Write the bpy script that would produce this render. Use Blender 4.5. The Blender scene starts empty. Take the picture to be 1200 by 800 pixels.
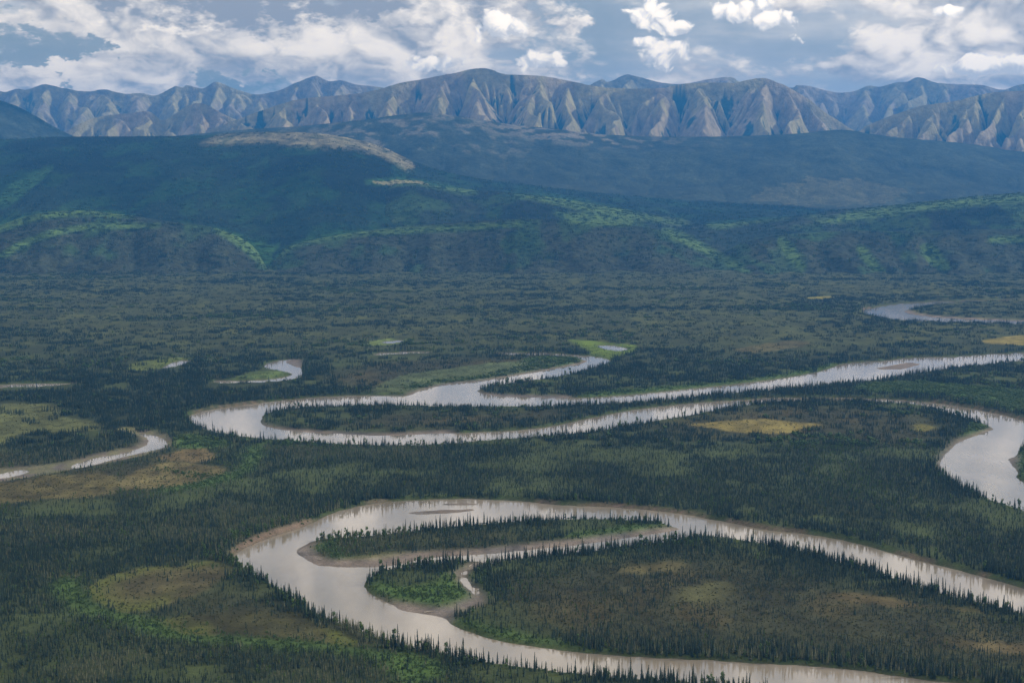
import bpy, math, random
import numpy as np
from mathutils import Vector, Matrix

random.seed(7)
RNG = np.random.default_rng(11)
scene = bpy.context.scene
COL = scene.collection
R = math.radians

# ---------------------------------------------------------------- camera
FPX, CX, CY = 1650.0, 600.0, 400.0          # focal length and centre, in pixels of a 1200 x 800 frame
CAM_H = 400.0
PITCH = math.atan(195.0 / FPX)
cam_d = bpy.data.cameras.new('camera')
cam_d.sensor_width = 36.0
cam_d.lens = 36.0 * FPX / 1200.0
cam_d.clip_start = 5.0
cam_d.clip_end = 120000.0
cam = bpy.data.objects.new('camera', cam_d)
COL.objects.link(cam)
cam.location = (0, 0, CAM_H)
cam.rotation_euler = (math.pi / 2 - PITCH, 0, 0)
scene.camera = cam

# ---------------------------------------------------------------- light, sky, exposure
SUN_AZ, SUN_EL = R(83), R(27)              # azimuth clockwise from the viewing direction
SUN_STRENGTH = 4.0
SKY_STRENGTH = 0.075
HAZE_DENSITY = 4.4e-5
HAZE_COLOR = (0.05, 0.36, 1.0, 1)
EXPOSURE = -0.05
scene.view_settings.view_transform = 'Standard'
scene.view_settings.look = 'None'
scene.view_settings.gamma = 1.0
scene.view_settings.use_curve_mapping = False
scene.view_settings.exposure = EXPOSURE
scene.cycles.max_bounces = 3
scene.cycles.diffuse_bounces = 1
scene.cycles.glossy_bounces = 1
scene.cycles.transmission_bounces = 0
scene.cycles.volume_bounces = 0
scene.cycles.use_denoising = True
scene.cycles.use_adaptive_sampling = True
scene.cycles.adaptive_threshold = 0.02

sun_d = bpy.data.lights.new('sun', 'SUN')
sun_d.energy = SUN_STRENGTH
sun_d.angle = R(0.6)
sun_d.color = (1.0, 0.91, 0.79)
sun = bpy.data.objects.new('sun', sun_d)
COL.objects.link(sun)
to_sun = Vector((math.sin(SUN_AZ) * math.cos(SUN_EL), math.cos(SUN_AZ) * math.cos(SUN_EL), math.sin(SUN_EL)))
sun.rotation_euler = to_sun.to_track_quat('Z', 'Y').to_euler()
sun.location = to_sun * 3000


# ---- node expression helper
class S:
    """A socket (or number) that builds Math nodes through operators."""
    nt = None

    def __init__(self, v): self.v = v

    @staticmethod
    def op(kind, *a, clamp=False):
        n = S.nt.nodes.new('ShaderNodeMath'); n.operation = kind; n.use_clamp = clamp
        for i, x in enumerate(a):
            x = x.v if isinstance(x, S) else x
            if isinstance(x, (int, float)): n.inputs[i].default_value = x
            else: S.nt.links.new(x, n.inputs[i])
        return S(n.outputs[0])

    def __add__(s, o): return S.op('ADD', s, o)
    __radd__ = __add__
    def __sub__(s, o): return S.op('SUBTRACT', s, o)
    def __rsub__(s, o): return S.op('SUBTRACT', o, s)
    def __mul__(s, o): return S.op('MULTIPLY', s, o)
    __rmul__ = __mul__
    def __truediv__(s, o): return S.op('DIVIDE', s, o)
    def __rtruediv__(s, o): return S.op('DIVIDE', o, s)


def smooth(x, a, b, y0=0.0, y1=1.0):
    n = S.nt.nodes.new('ShaderNodeMapRange'); n.interpolation_type = 'SMOOTHSTEP'
    S.nt.links.new(x.v, n.inputs['Value'])
    for k, v in (('From Min', a), ('From Max', b), ('To Min', y0), ('To Max', y1)): n.inputs[k].default_value = v
    return S(n.outputs['Result'])


def combine(x, y, z=0.0):
    n = S.nt.nodes.new('ShaderNodeCombineXYZ')
    for i, q in enumerate((x, y, z)):
        q = q.v if isinstance(q, S) else q
        if isinstance(q, (int, float)): n.inputs[i].default_value = q
        else: S.nt.links.new(q, n.inputs[i])
    return n.outputs[0]


def noise(vec, scale, detail=6.0, rough=0.55, dist=0.0, color=False):
    n = S.nt.nodes.new('ShaderNodeTexNoise')
    if S.nt == bpy.context.scene.world.node_tree: n.noise_dimensions = '2D'
    if vec is not None: S.nt.links.new(vec, n.inputs['Vector'])
    n.inputs['Scale'].default_value = scale; n.inputs['Detail'].default_value = detail
    n.inputs['Roughness'].default_value = rough; n.inputs['Distortion'].default_value = dist
    return n.outputs['Color'] if color else S(n.outputs[0])


def mix(fac, a, b, blend='MIX'):
    n = S.nt.nodes.new('ShaderNodeMix'); n.data_type = 'RGBA'; n.blend_type = blend
    for k, q in ((0, fac), (6, a), (7, b)):
        q = q.v if isinstance(q, S) else q
        if isinstance(q, (int, float)): n.inputs[k].default_value = q
        elif isinstance(q, tuple): n.inputs[k].default_value = q if len(q) == 4 else (*q, 1)
        else: S.nt.links.new(q, n.inputs[k])
    return n.outputs[2]


def ray(px, py):
    u, v = (px - CX) / FPX, (CY - py) / FPX
    return np.array([u, math.cos(PITCH) + v * math.sin(PITCH), v * math.cos(PITCH) - math.sin(PITCH)])


def azel(px, py):
    r = ray(px, py)
    return math.atan2(r[0], r[1]), math.atan2(r[2], math.hypot(r[0], r[1]))


world = bpy.data.worlds.new('World')
scene.world = world
world.use_nodes = True
world.cycles.sampling_method = 'MANUAL'
world.cycles.sample_map_resolution = 512
wt = world.node_tree
wt.nodes.clear()
S.nt = wt
sky = wt.nodes.new('ShaderNodeTexSky')
sky.sky_type = 'NISHITA'
sky.sun_disc = False
sky.sun_elevation = SUN_EL
sky.sun_rotation = SUN_AZ
sky.altitude = 600
skyc = wt.nodes.new('ShaderNodeVectorMath'); skyc.operation = 'SCALE'
wt.links.new(sky.outputs[0], skyc.inputs[0]); skyc.inputs['Scale'].default_value = SKY_STRENGTH
tc = wt.nodes.new('ShaderNodeTexCoord')
sep = wt.nodes.new('ShaderNodeSeparateXYZ')
wt.links.new(tc.outputs['Generated'], sep.inputs[0])
dx, dy, dz = (S(o) for o in sep.outputs)
AZ = S.op('ARCTAN2', dx, dy)
EL = S.op('ARCSINE', dz)
# clouds are laid out on the sky in degrees; they lie flatter towards the horizon
U = AZ * 57.2958
V = EL * 57.2958
Vp = V / (S.op('MAXIMUM', V, 0.0) * 0.045 + 0.62) 
P = combine(U, Vp * 2.0)
warp = wt.nodes.new('ShaderNodeVectorMath'); warp.operation = 'MULTIPLY_ADD'
wt.links.new(noise(P, 0.35, 2, 0.6, color=True), warp.inputs[0])
warp.inputs[1].default_value = (1.8, 1.3, 0); wt.links.new(P, warp.inputs[2])
PW = warp.outputs[0]
offs = wt.nodes.new('ShaderNodeVectorMath'); offs.operation = 'ADD'
wt.links.new(PW, offs.inputs[0]); offs.inputs[1].default_value = (0.42, 0.62, 0)
PS = offs.outputs[0]


JU = (noise(combine(U, V * 2.0), 0.55, 4, 0.62) - 0.5) * 9.0
JV = (noise(combine(U + 31.0, V * 2.0), 0.7, 4, 0.62) - 0.5) * 3.2


def blob(px, py, rx, ry, ragged=True):
    a, e = azel(px, py)
    a, e = math.degrees(a), math.degrees(e)
    k = 1200 / 40.0
    qx = ((U + JU if ragged else U) - a) * (k / rx); qy = ((V + JV if ragged else V) - e) * (k / ry)
    return qx * qx + qy * qy


def billow(vec, scale, octv=5):
    """Rounded heaps with dark creases between them, 0..1."""
    t, a_, w_ = None, 1.0, 0.0
    for k in range(octv):
        n_ = S.op('ABSOLUTE', noise(vec, scale * 2.1 ** k, 0.0) * 2.0 - 1.0) * (a_ * 1.9)
        t = n_ if t is None else t + n_
        w_ += a_; a_ *= 0.52
    return t / w_


def shifted(vec, x, y):
    n_ = wt.nodes.new('ShaderNodeVectorMath'); n_.operation = 'ADD'
    wt.links.new(vec, n_.inputs[0]); n_.inputs[1].default_value = (x, y, 0)
    return n_.outputs[0]


def bumps(rows, start, ragged=True):
    t = start
    for (px, py, rx, ry, w) in rows: t = t + S.op('EXPONENT', blob(px, py, rx, ry, ragged) * -1.0) * w
    return t


# a broken deck of stratocumulus
n_big = noise(PW, 0.10, 5, 0.58)
n_fine = noise(P, 1.5, 3, 0.62)
heap = billow(PW, 0.21, 5)
heap_s = billow(shifted(PW, 0.45, 0.75), 0.21, 4)
streaks = noise(combine(U * 0.5, V * 2.6), 0.30, 4, 0.55)
cover = bumps(((40, 50, 60, 20, -0.36), (90, 76, 55, 13, -0.34), (285, 101, 75, 12, -0.30), (690, 60, 160, 40, -0.10), (560, 70, 130, 28, 0.06), (140, 98, 170, 20, 0.14),
               (420, 60, 190, 40, 0.12), (1120, 60, 120, 45, 0.20), (990, 40, 110, 40, -0.12), (330, 12, 210, 24, 0.20), (575, 26, 60, 18, 0.20), (200, 60, 110, 34, 0.16), (830, 30, 140, 40, -0.10)),
              n_big * 0.55 + heap * 0.28 + streaks * 0.22)
sheet = smooth(cover, 0.40, 0.54)
light = bumps(((340, 9, 150, 18, -0.62), (200, 2, 120, 8, -0.20), (1000, 40, 110, 40, -0.12), (700, 12, 120, 20, -0.22), (575, 27, 50, 15, 0.30),
               (205, 36, 36, 8, 0.35), (505, 72, 40, 12, 0.22), (1130, 58, 80, 34, 0.16), (60, 97, 130, 10, 0.16), (440, 26, 40, 10, 0.25)),
              (heap - heap_s) * 0.70 + heap * 0.25 + 0.40 + (streaks - 0.5) * 0.35 + (n_fine - 0.5) * 0.22)
light = smooth(light, 0.05, 0.95)
grey, white = (0.46, 0.48, 0.52, 1), (1.62, 1.52, 1.40, 1)
sheet_c = mix(light, grey, white)
# thin high cloud behind, blue where it parts
veil = smooth(n_big * 0.6 + n_fine * 0.1 + noise(P, 0.09, 2, 0.5) * 0.4, 0.25, 0.6, 0.45, 0.95)
gapb = S.op('EXPONENT', blob(40, 50, 75, 24) * -1.0) + S.op('EXPONENT', blob(90, 76, 60, 16) * -1.0) + S.op('EXPONENT', blob(280, 100, 80, 15) * -1.0)
veil = veil * smooth(gapb, 0.1, 1.0, 1.0, 0.25)
base_c = mix(veil, skyc.outputs[0], mix(smooth(streaks * 0.6 + n_big * 0.4, 0.36, 0.64), (0.62, 0.68, 0.76, 1), (1.12, 1.10, 1.07, 1)))
c1 = mix(sheet, base_c, sheet_c)
# a few separate cumulus puffs with soft ragged edges and shaded undersides
PV = combine(U + (noise(combine(U, V), 1.1, 1, 0.5) - 0.5) * 0.7, V + (noise(combine(U + 9.0, V), 1.1, 1, 0.5) - 0.5) * 0.5)
heap_p = billow(PV, 0.85, 4)
heap_ps = billow(shifted(PV, 0.22, 0.26), 0.85, 3)
puff = None
low = None
for (px, py, rx, ry) in ((766, 18, 32, 21), (788, 33, 27, 13), (779, 60, 38, 20), (756, 50, 22, 9), (872, 15, 36, 13), (906, 21, 28, 14), (1110, 12, 24, 7),
                         (590, 30, 38, 17), (632, 70, 34, 11), (880, 9, 30, 10), (505, 74, 40, 11), (1150, 76, 44, 16), (655, 74, 16, 6)):
    b = S.op('EXPONENT', blob(px, py, rx, ry, False) * -1.0)
    puff = b if puff is None else S.op('MAXIMUM', puff, b)
    a_, e_ = azel(px, py)
    g = b * smooth((V - math.degrees(e_)) * (30.0 / ry), -1.2, 0.7)
    low = g if low is None else S.op('MAXIMUM', low, g)
pden = puff + (heap_p - 0.45) * 0.55 + (n_fine - 0.5) * 0.35
pmask = smooth(pden, 0.40, 0.66)
plight = smooth((heap_p - heap_ps) * 0.6 + heap_p * 0.25 + low * 0.75 + 0.02, 0.15, 0.85)
c2 = mix(pmask, c1, mix(plight, (0.95, 0.97, 1.02, 1), (1.95, 1.84, 1.70, 1)))
c3 = mix(1.0, c2, mix(smooth(V, 1.0, 11.0), (1.10, 0.95, 0.71, 1), (1.03, 0.97, 0.88, 1)), 'MULTIPLY')
bg = wt.nodes.new('ShaderNodeBackground')
wt.links.new(c3, bg.inputs['Color'])
bg.inputs['Strength'].default_value = 1.0
wo = wt.nodes.new('ShaderNodeOutputWorld')
wt.links.new(bg.outputs[0], wo.inputs['Surface'])


# ---------------------------------------------------------------- numeric helpers
_TAB = {}


def vnoise(x, y, seed=0):
    if seed not in _TAB: _TAB[seed] = np.random.default_rng(1000 + seed).random((257, 257)).astype(np.float32)
    T = _TAB[seed]; T[256] = T[0]; T[:, 256] = T[:, 0]
    x = np.asarray(x, np.float32); y = np.asarray(y, np.float32)
    ix, iy = np.floor(x), np.floor(y)
    fx, fy = x - ix, y - iy
    ix = ix.astype(np.int32) & 255; iy = iy.astype(np.int32) & 255
    fx = fx * fx * (3 - 2 * fx); fy = fy * fy * (3 - 2 * fy)
    F = T.ravel(); i = iy * 257 + ix
    a = F[i]; c = F[i + 257]
    a = a + (F[i + 1] - a) * fx; c = c + (F[i + 258] - c) * fx
    return a + (c - a) * fy


def fbm(x, y, octv=4, seed=0, gain=0.5):
    t, a, s = 0.0, 1.0, 0.0
    for k in range(octv):
        t = t + a * vnoise(x * 2.03 ** k + 17.3 * k, y * 2.03 ** k - 9.1 * k, seed + k); s += a; a *= gain
    return t / s


def ridged(x, y, octv=4, seed=0, gain=0.5):
    t, a, s = 0.0, 1.0, 0.0
    for k in range(octv):
        t = t + a * (1 - np.abs(2 * vnoise(x * 2.07 ** k + 5.7 * k, y * 2.07 ** k + 3.3 * k, seed + k) - 1)); s += a; a *= gain
    return t / s


def sstep(x, a, b):
    t = np.clip((x - a) / (b - a), 0, 1)
    return t * t * (3 - 2 * t)


def unproject(px, py, z=0.0):
    px = np.asarray(px, float); py = np.asarray(py, float)
    u, v = (px - CX) / FPX, (CY - py) / FPX
    ry = math.cos(PITCH) + v * math.sin(PITCH); rz = v * math.cos(PITCH) - math.sin(PITCH)
    t = (z - CAM_H) / rz
    return u * t, ry * t


def project(x, y, z):
    dz_ = z - CAM_H
    fwd = y * math.cos(PITCH) - dz_ * math.sin(PITCH); up = y * math.sin(PITCH) + dz_ * math.cos(PITCH)
    return CX + FPX * x / fwd, CY - FPX * up / fwd


def depth_of(py, z=0.0): return float(unproject(600, py, z)[1])


def curve(pts, n=5, closed=True):
    """Catmull-Rom through the points."""
    p = np.array(pts, float)
    if closed: q = np.vstack([p[-1:], p, p[:2]])
    else: q = np.vstack([p[:1], p, p[-1:]])
    out = []
    for i in range(1, len(q) - 2):
        p0, p1, p2, p3 = q[i - 1], q[i], q[i + 1], q[i + 2]
        for t in np.arange(n) / n:
            out.append(0.5 * (2 * p1 + (p2 - p0) * t + (2 * p0 - 5 * p1 + 4 * p2 - p3) * t * t + (3 * p1 - p0 - 3 * p2 + p3) * t ** 3))
    if not closed: out.append(p[-1])
    return np.array(out)


# raster of the valley floor, 4 m cells
X0, X1, Y0, Y1, CELL = -2700.0, 2700.0, 780.0, 6100.0, 4.0
NX, NY = int((X1 - X0) / CELL), int((Y1 - Y0) / CELL)
GX, GY = np.meshgrid(X0 + (np.arange(NX) + 0.5) * CELL, Y0 + (np.arange(NY) + 0.5) * CELL)
_WX = (fbm(GX / 26, GY / 26, 4, 71) - 0.5) * 16
_WY = (fbm(GX / 26, GY / 26, 4, 72) - 0.5) * 24


def raster(poly, ss=True):
    """Mask of a world polygon on the raster (even-odd)."""
    toggles = np.zeros((NY, NX + 1), np.int32)
    p = poly; q = np.roll(poly, -1, 0)
    for (xa, ya), (xb, yb) in zip(p, q):
        if ya == yb: continue
        lo, hi = min(ya, yb), max(ya, yb)
        r0 = max(0, int(math.ceil((lo - Y0) / CELL - 0.5))); r1 = min(NY, int(math.ceil((hi - Y0) / CELL - 0.5)))
        if r1 <= r0: continue
        rows = np.arange(r0, r1)
        xs = xa + (Y0 + (rows + 0.5) * CELL - ya) * (xb - xa) / (yb - ya)
        c = np.clip(np.ceil((xs - X0) / CELL - 0.5), 0, NX).astype(int)
        np.add.at(toggles, (rows, c), 1)
    return (np.cumsum(toggles, 1)[:, :NX] % 2).astype(bool)


def pixel_poly(pts, z=0.0, n=5):
    c = curve(pts, n)
    x, y = unproject(c[:, 0], c[:, 1], z)
    return np.stack([x, y], 1)


def mask(pts, z=0.0, n=5): return raster(pixel_poly(pts, z, n))


def blur(a, r, it=2):
    a = a.astype(np.float32)
    for _ in range(it):
        for ax in (0, 1):
            pad = [(0, 0), (0, 0)]; pad[ax] = (r + 1, r)
            c = np.cumsum(np.pad(a, pad, mode='edge'), axis=ax, dtype=np.float64)
            n = a.shape[ax]
            hi = np.take(c, np.arange(2 * r + 1, 2 * r + 1 + n), axis=ax); lo = np.take(c, np.arange(0, n), axis=ax)
            a = ((hi - lo) / (2 * r + 1)).astype(np.float32)
    return a


def dist_to(m, rad=24):
    """Distance in metres to the nearest set cell, capped at rad cells."""
    big = rad * 2.0
    g = np.where(m, 0.0, big).astype(np.float32)
    for i in range(1, NY): g[i] = np.minimum(g[i], g[i - 1] + 1)
    for i in range(NY - 2, -1, -1): g[i] = np.minimum(g[i], g[i + 1] + 1)
    g2 = g * g
    d2 = g2.copy()
    for k in range(1, rad + 1):
        d2[:, k:] = np.minimum(d2[:, k:], g2[:, :-k] + k * k)
        d2[:, :-k] = np.minimum(d2[:, :-k], g2[:, k:] + k * k)
    return np.minimum(np.sqrt(d2), rad) * CELL


def sample(a, x, y):
    """Bilinear lookup on the raster, clamped at its edge."""
    fx = np.clip((np.asarray(x) - X0) / CELL - 0.5, 0, NX - 1.001); fy = np.clip((np.asarray(y) - Y0) / CELL - 0.5, 0, NY - 1.001)
    ix, iy = fx.astype(int), fy.astype(int)
    fx, fy = fx - ix, fy - iy
    if a.ndim == 3: fx, fy = fx[..., None], fy[..., None]
    return (a[iy, ix] * (1 - fx) + a[iy, ix + 1] * fx) * (1 - fy) + (a[iy + 1, ix] * (1 - fx) + a[iy + 1, ix + 1] * fx) * fy


# ---------------------------------------------------------------- map of the valley (outlines in photo pixels, laid on the ground)
FRONT_RIVER = [(1500, 775), (1300, 718), (1200, 689), (1150, 675), (1100, 662), (1050, 649), (1000, 635), (950, 626), (900, 620.5), (850, 611), (800, 602), (750, 596),
               (700, 593), (650, 591), (620, 587.5), (585, 585.5), (550, 584), (500, 585), (462, 587), (425, 592), (390, 601), (370, 610), (350, 619), (315, 630), (290, 640), (277, 647),
               (273, 654), (280, 663), (305, 677), (330, 692), (355, 708), (375, 722), (410, 735), (440, 746), (475, 756), (512, 765), (550, 772), (575, 777), (600, 780), (637, 786),
               (675, 790), (750, 797), (800, 802), (900, 810), (1000, 818), (1100, 827), (1300, 846), (1500, 862)]
CENTRAL_LAND = [(815, 628), (800, 633), (750, 640), (700, 646), (650, 651), (600, 656), (575, 661), (562, 662), (566, 668), (560, 676), (562, 685), (570, 695), (572, 704), (566, 712), (548, 717), (532, 722),
                (527, 729), (550, 740), (575, 747.5), (612, 755), (650, 760.5), (700, 766), (775, 770.5), (850, 774), (925, 778.5), (950, 780), (1000, 785), (1050, 791), (1100, 798),
                (1150, 803), (1300, 822), (1520, 845), (1520, 800), (1300, 750), (1200, 721), (1150, 708), (1100, 695), (1050, 679), (1000, 664), (950, 650.5), (900, 639), (850, 631.5), (830, 628.5)]
SPIT_ISLAND = [(345, 647), (349, 642), (358, 637), (370, 633), (400, 631), (450, 627), (500, 621), (550, 616), (600, 612), (650, 609.5), (700, 609), (750, 611), (780, 615), (800, 620), (790, 622), (775, 624.5),
               (725, 632), (675, 639), (625, 644), (575, 649), (525, 652), (490, 656), (470, 661), (442, 665), (410, 665), (375, 663), (360, 657), (350, 651)]
SPRUCE_POINT = [(428, 686), (433, 678), (442, 672), (460, 667), (490, 664), (520, 661), (545, 658), (556, 657.5), (568, 660), (570, 670), (560, 688), (574, 700), (566, 714), (540, 733), (528, 728.5), (517, 723.5),
                (500, 720), (483, 718), (470, 715), (457, 708), (443, 699.5), (433, 693)]
CREEK = [(556, 661), (552, 664.5), (541, 670), (538, 675), (541, 682), (550, 692), (557, 699), (562, 706), (566, 705), (563, 699), (557.5, 691), (550, 682), (546, 676), (548, 670), (556, 665)]
MID_RIVER = [(1500, 590), (1400, 550), (1300, 520), (1200, 492.5), (1180, 487), (1160, 482.5), (1140, 478.5), (1120, 475), (1100, 472), (1080, 470), (1040, 467.5), (1000, 466), (950, 465.5), (900, 466),
             (875, 468), (825, 471), (775, 476), (737, 481), (700, 488), (675, 493.5), (650, 498.5), (612, 503.5), (575, 505.5), (525, 507.5), (450, 510.5), (400, 508.5), (362, 506.5), (330, 503.5),
             (312, 499.5), (306, 495), (308, 489), (315, 484), (330, 480.5), (360, 478), (400, 476), (450, 475.5), (500, 476), (550, 477), (625, 477), (700, 474.5), (750, 472), (800, 467.5),
             (850, 462), (900, 458), (950, 453), (1012, 447), (1054, 441.5), (1096, 434.5), (1158, 427), (1200, 423.5), (1350, 412), (1600, 400), (1600, 390), (1350, 402), (1200, 413), (1158, 415),
             (1117, 418), (1065, 419), (1044, 422), (1012, 424), (987, 426.5), (971, 432), (950, 437.5), (900, 445), (850, 451), (800, 456), (750, 461), (700, 465), (662, 466.5), (625, 466),
             (590, 465), (570, 462), (560, 458.5), (566, 455), (578, 452), (600, 449), (640, 444), (665, 439.5), (690, 433), (710, 427), (716, 422.5), (710, 420), (700, 418), (675, 416),
             (650, 414), (620, 413), (582, 413.5), (580, 416), (605, 417), (637, 417), (662, 418.5), (684, 421.5), (689, 423), (682, 426), (662, 430), (637, 435), (600, 441), (562, 447), (532, 450),
             (505, 454.5), (487, 460), (480, 463), (450, 463), (425, 463), (375, 465), (330, 469), (287, 474), (250, 479), (230, 484), (221, 488), (224, 495), (235, 502), (250, 506.5), (275, 511),
             (312, 515), (350, 518), (400, 521), (450, 522.5), (500, 522), (550, 519), (590, 515.5), (625, 513), (662, 510), (700, 505.5), (750, 497.5), (775, 493), (812, 487), (850, 479), (900, 472.5),
             (950, 470.3), (1000, 470.3), (1050, 472.3), (1080, 475.5), (1112, 484), (1140, 493), (1164, 502), (1152, 507), (1134, 514), (1120, 520), (1112, 528), (1103, 539), (1102, 548), (1108, 558),
             (1120, 567), (1144, 579), (1170, 590), (1200, 599), (1300, 640), (1500, 720)]
RIGHT_TONGUE = [(1181, 539), (1192, 533), (1202, 524), (1260, 528), (1400, 575), (1500, 620), (1500, 690), (1300, 605), (1200, 565), (1194, 553)]
FAR_RIVER = [(1600, 338), (1350, 346), (1200, 350.5), (1127, 352.5), (1085, 354), (1054, 356), (1029, 359.5), (1012, 363), (1014, 367.5), (1024, 370), (1042, 373.5), (1067, 376), (1096, 377.3), (1150, 378.6), (1200, 380.4),
             (1350, 386), (1600, 392), (1600, 386), (1350, 382), (1200, 377), (1137, 374.5), (1096, 372), (1071, 369), (1059, 366), (1066, 362.5), (1085, 358), (1127, 354.4), (1200, 351.9), (1350, 347.5), (1600, 340)]
CRESCENT = [(309, 428.5), (315, 425), (330, 422), (345, 421), (352, 424), (353, 431), (354, 438), (350, 443), (330, 447), (300, 449), (255, 449.5), (254, 446), (300, 445), (330, 442), (342, 438), (325, 434.5), (312, 432)]
LEFT_CRESCENT = [(190, 431), (200, 425.5), (215, 422), (227, 422), (222, 425), (212, 428), (202, 430.5)]
THIN_CHANNEL = [(-80, 451), (0, 450.5), (25, 449), (62, 449), (95, 449), (65, 452.5), (37, 454), (0, 455), (-80, 457)]
THIN_CHANNEL_B = [(440, 414), (470, 412.5), (502, 411.5), (503, 413.5), (470, 415), (440, 416.5)]
OXBOW = [(162, 508), (175, 509.5), (190, 513.5), (196, 519), (192, 524), (180, 527), (162, 531), (140, 536), (107, 545), (90, 548), (84, 546), (110, 537), (137, 533), (158, 527), (172, 521), (174, 515)]
OXBOW_PUDDLE = [(-10, 559), (15, 552), (33, 550.5), (30, 554), (5, 560)]
POND = [(699, 406), (710, 404), (724, 405.5), (736, 409), (726, 411.5), (712, 410)]
SMALL_POND = [(446, 401), (460, 399), (474, 399), (466, 402), (452, 402.5)]
BAR_MAIN = [(470, 601.5), (500, 598.2), (530, 597), (562, 596.3), (545, 599.3), (510, 602)]
BAR_THIN = [(505, 591.2), (540, 589.3), (573, 590.2), (545, 591.8)]
BAR_FAR = [(1026, 432), (1044, 428.3), (1062, 425), (1078, 426), (1066, 430.5), (1050, 433)]
BAR_CRESCENT = [(335, 423.5), (351, 421.5), (352, 431), (342, 428)]

GRAVEL = {   # low bare shores: outline, name, label
    'spit': ([(340, 648), (349, 640), (366, 632), (372, 638), (367, 643), (376, 651), (392, 657), (425, 654), (475, 649), (550, 645), (600, 640), (675, 632.5), (750, 623), (800, 617), (808, 621), (725, 636), (625, 649),
              (525, 656), (470, 666), (410, 670), (360, 663)], 'curved grey gravel spit round the west tip of the long island'),
    'point': ([(444, 698), (455, 705), (475, 707.5), (500, 711.5), (525, 711.5), (540, 706), (552, 700), (544, 690), (535, 678), (532, 671), (541, 666.5), (553, 660), (562, 657), (568, 663), (556, 668), (549, 673), (550, 680),
               (560, 690), (569, 699), (570, 707), (552, 716), (533, 722), (527, 732), (500, 727), (460, 716), (440, 704)], 'brown gravel bar below the green spruce point and its creek'),
    'tongue': ([(304, 490), (312, 497.5), (330, 501.5), (362, 504.5), (400, 506.5), (450, 508.5), (525, 505.5), (525, 512), (450, 515), (362, 511), (312, 506), (300, 498)], 'pale gravel rim of the long wooded tongue'),
    'east': ([(558, 456), (566, 460), (590, 462.5), (625, 463.5), (664, 464), (664, 470), (590, 469), (556, 464)], 'thin gravel rim at the tip of the wooded point'),
    'inner_bend': ([(676, 419), (694, 420.5), (694, 426), (662, 432), (600, 443), (540, 451), (500, 457), (485, 465), (478, 462), (505, 453), (532, 448), (562, 445.5), (637, 433.5), (680, 424.5)], 'pale gravel strip inside the upper river bend'),
    'right_spit': ([(1164, 500), (1168, 503), (1134, 518), (1118, 526), (1108, 540), (1108, 555), (1098, 552), (1098, 538), (1110, 525), (1120, 517), (1140, 510)], 'grey mud shore along the west bank of the wide bend'),
    'right_tongue': ([(1176, 540), (1191, 532), (1195, 537), (1192, 546), (1196, 554), (1186, 550)], 'small gravel tip of the green tongue in the wide bend'),
    'far': ([(1056, 366), (1066, 361.5), (1068, 365), (1096, 370.5), (1137, 373), (1200, 375.5), (1200, 379), (1096, 375), (1060, 371)], 'thin gravel edge of the distant wooded tongue'),
    'oxbow': ([(130, 504), (150, 502), (175, 506), (195, 511), (202, 521), (190, 529), (140, 541), (80, 552), (0, 566), (-80, 578), (-80, 566), (0, 551), (60, 546), (120, 532), (160, 524), (166, 516), (158, 509)], 'muddy bed of the drying oxbow channel'),
}
CUTBANK = [[(264, 660), (262, 640), (290, 622), (325, 612), (360, 608), (365, 616), (320, 634), (285, 646)],
           [(424, 593), (440, 578), (450, 578), (448, 592)],
           [(610, 590), (612, 578), (660, 578), (720, 584), (800, 592), (900, 609), (980, 616), (1060, 636), (1130, 655), (1300, 700), (1300, 725), (1200, 694), (1100, 667), (1000, 640), (900, 625), (800, 607), (700, 597)],
           [(1080, 473), (1090, 462), (1160, 470), (1250, 490), (1250, 512), (1180, 492), (1120, 480)],
           [(1008, 368), (1006, 358), (1030, 352), (1032, 360)], [(216, 490), (214, 480), (240, 474), (300, 466), (300, 474), (235, 485)]]
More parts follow.
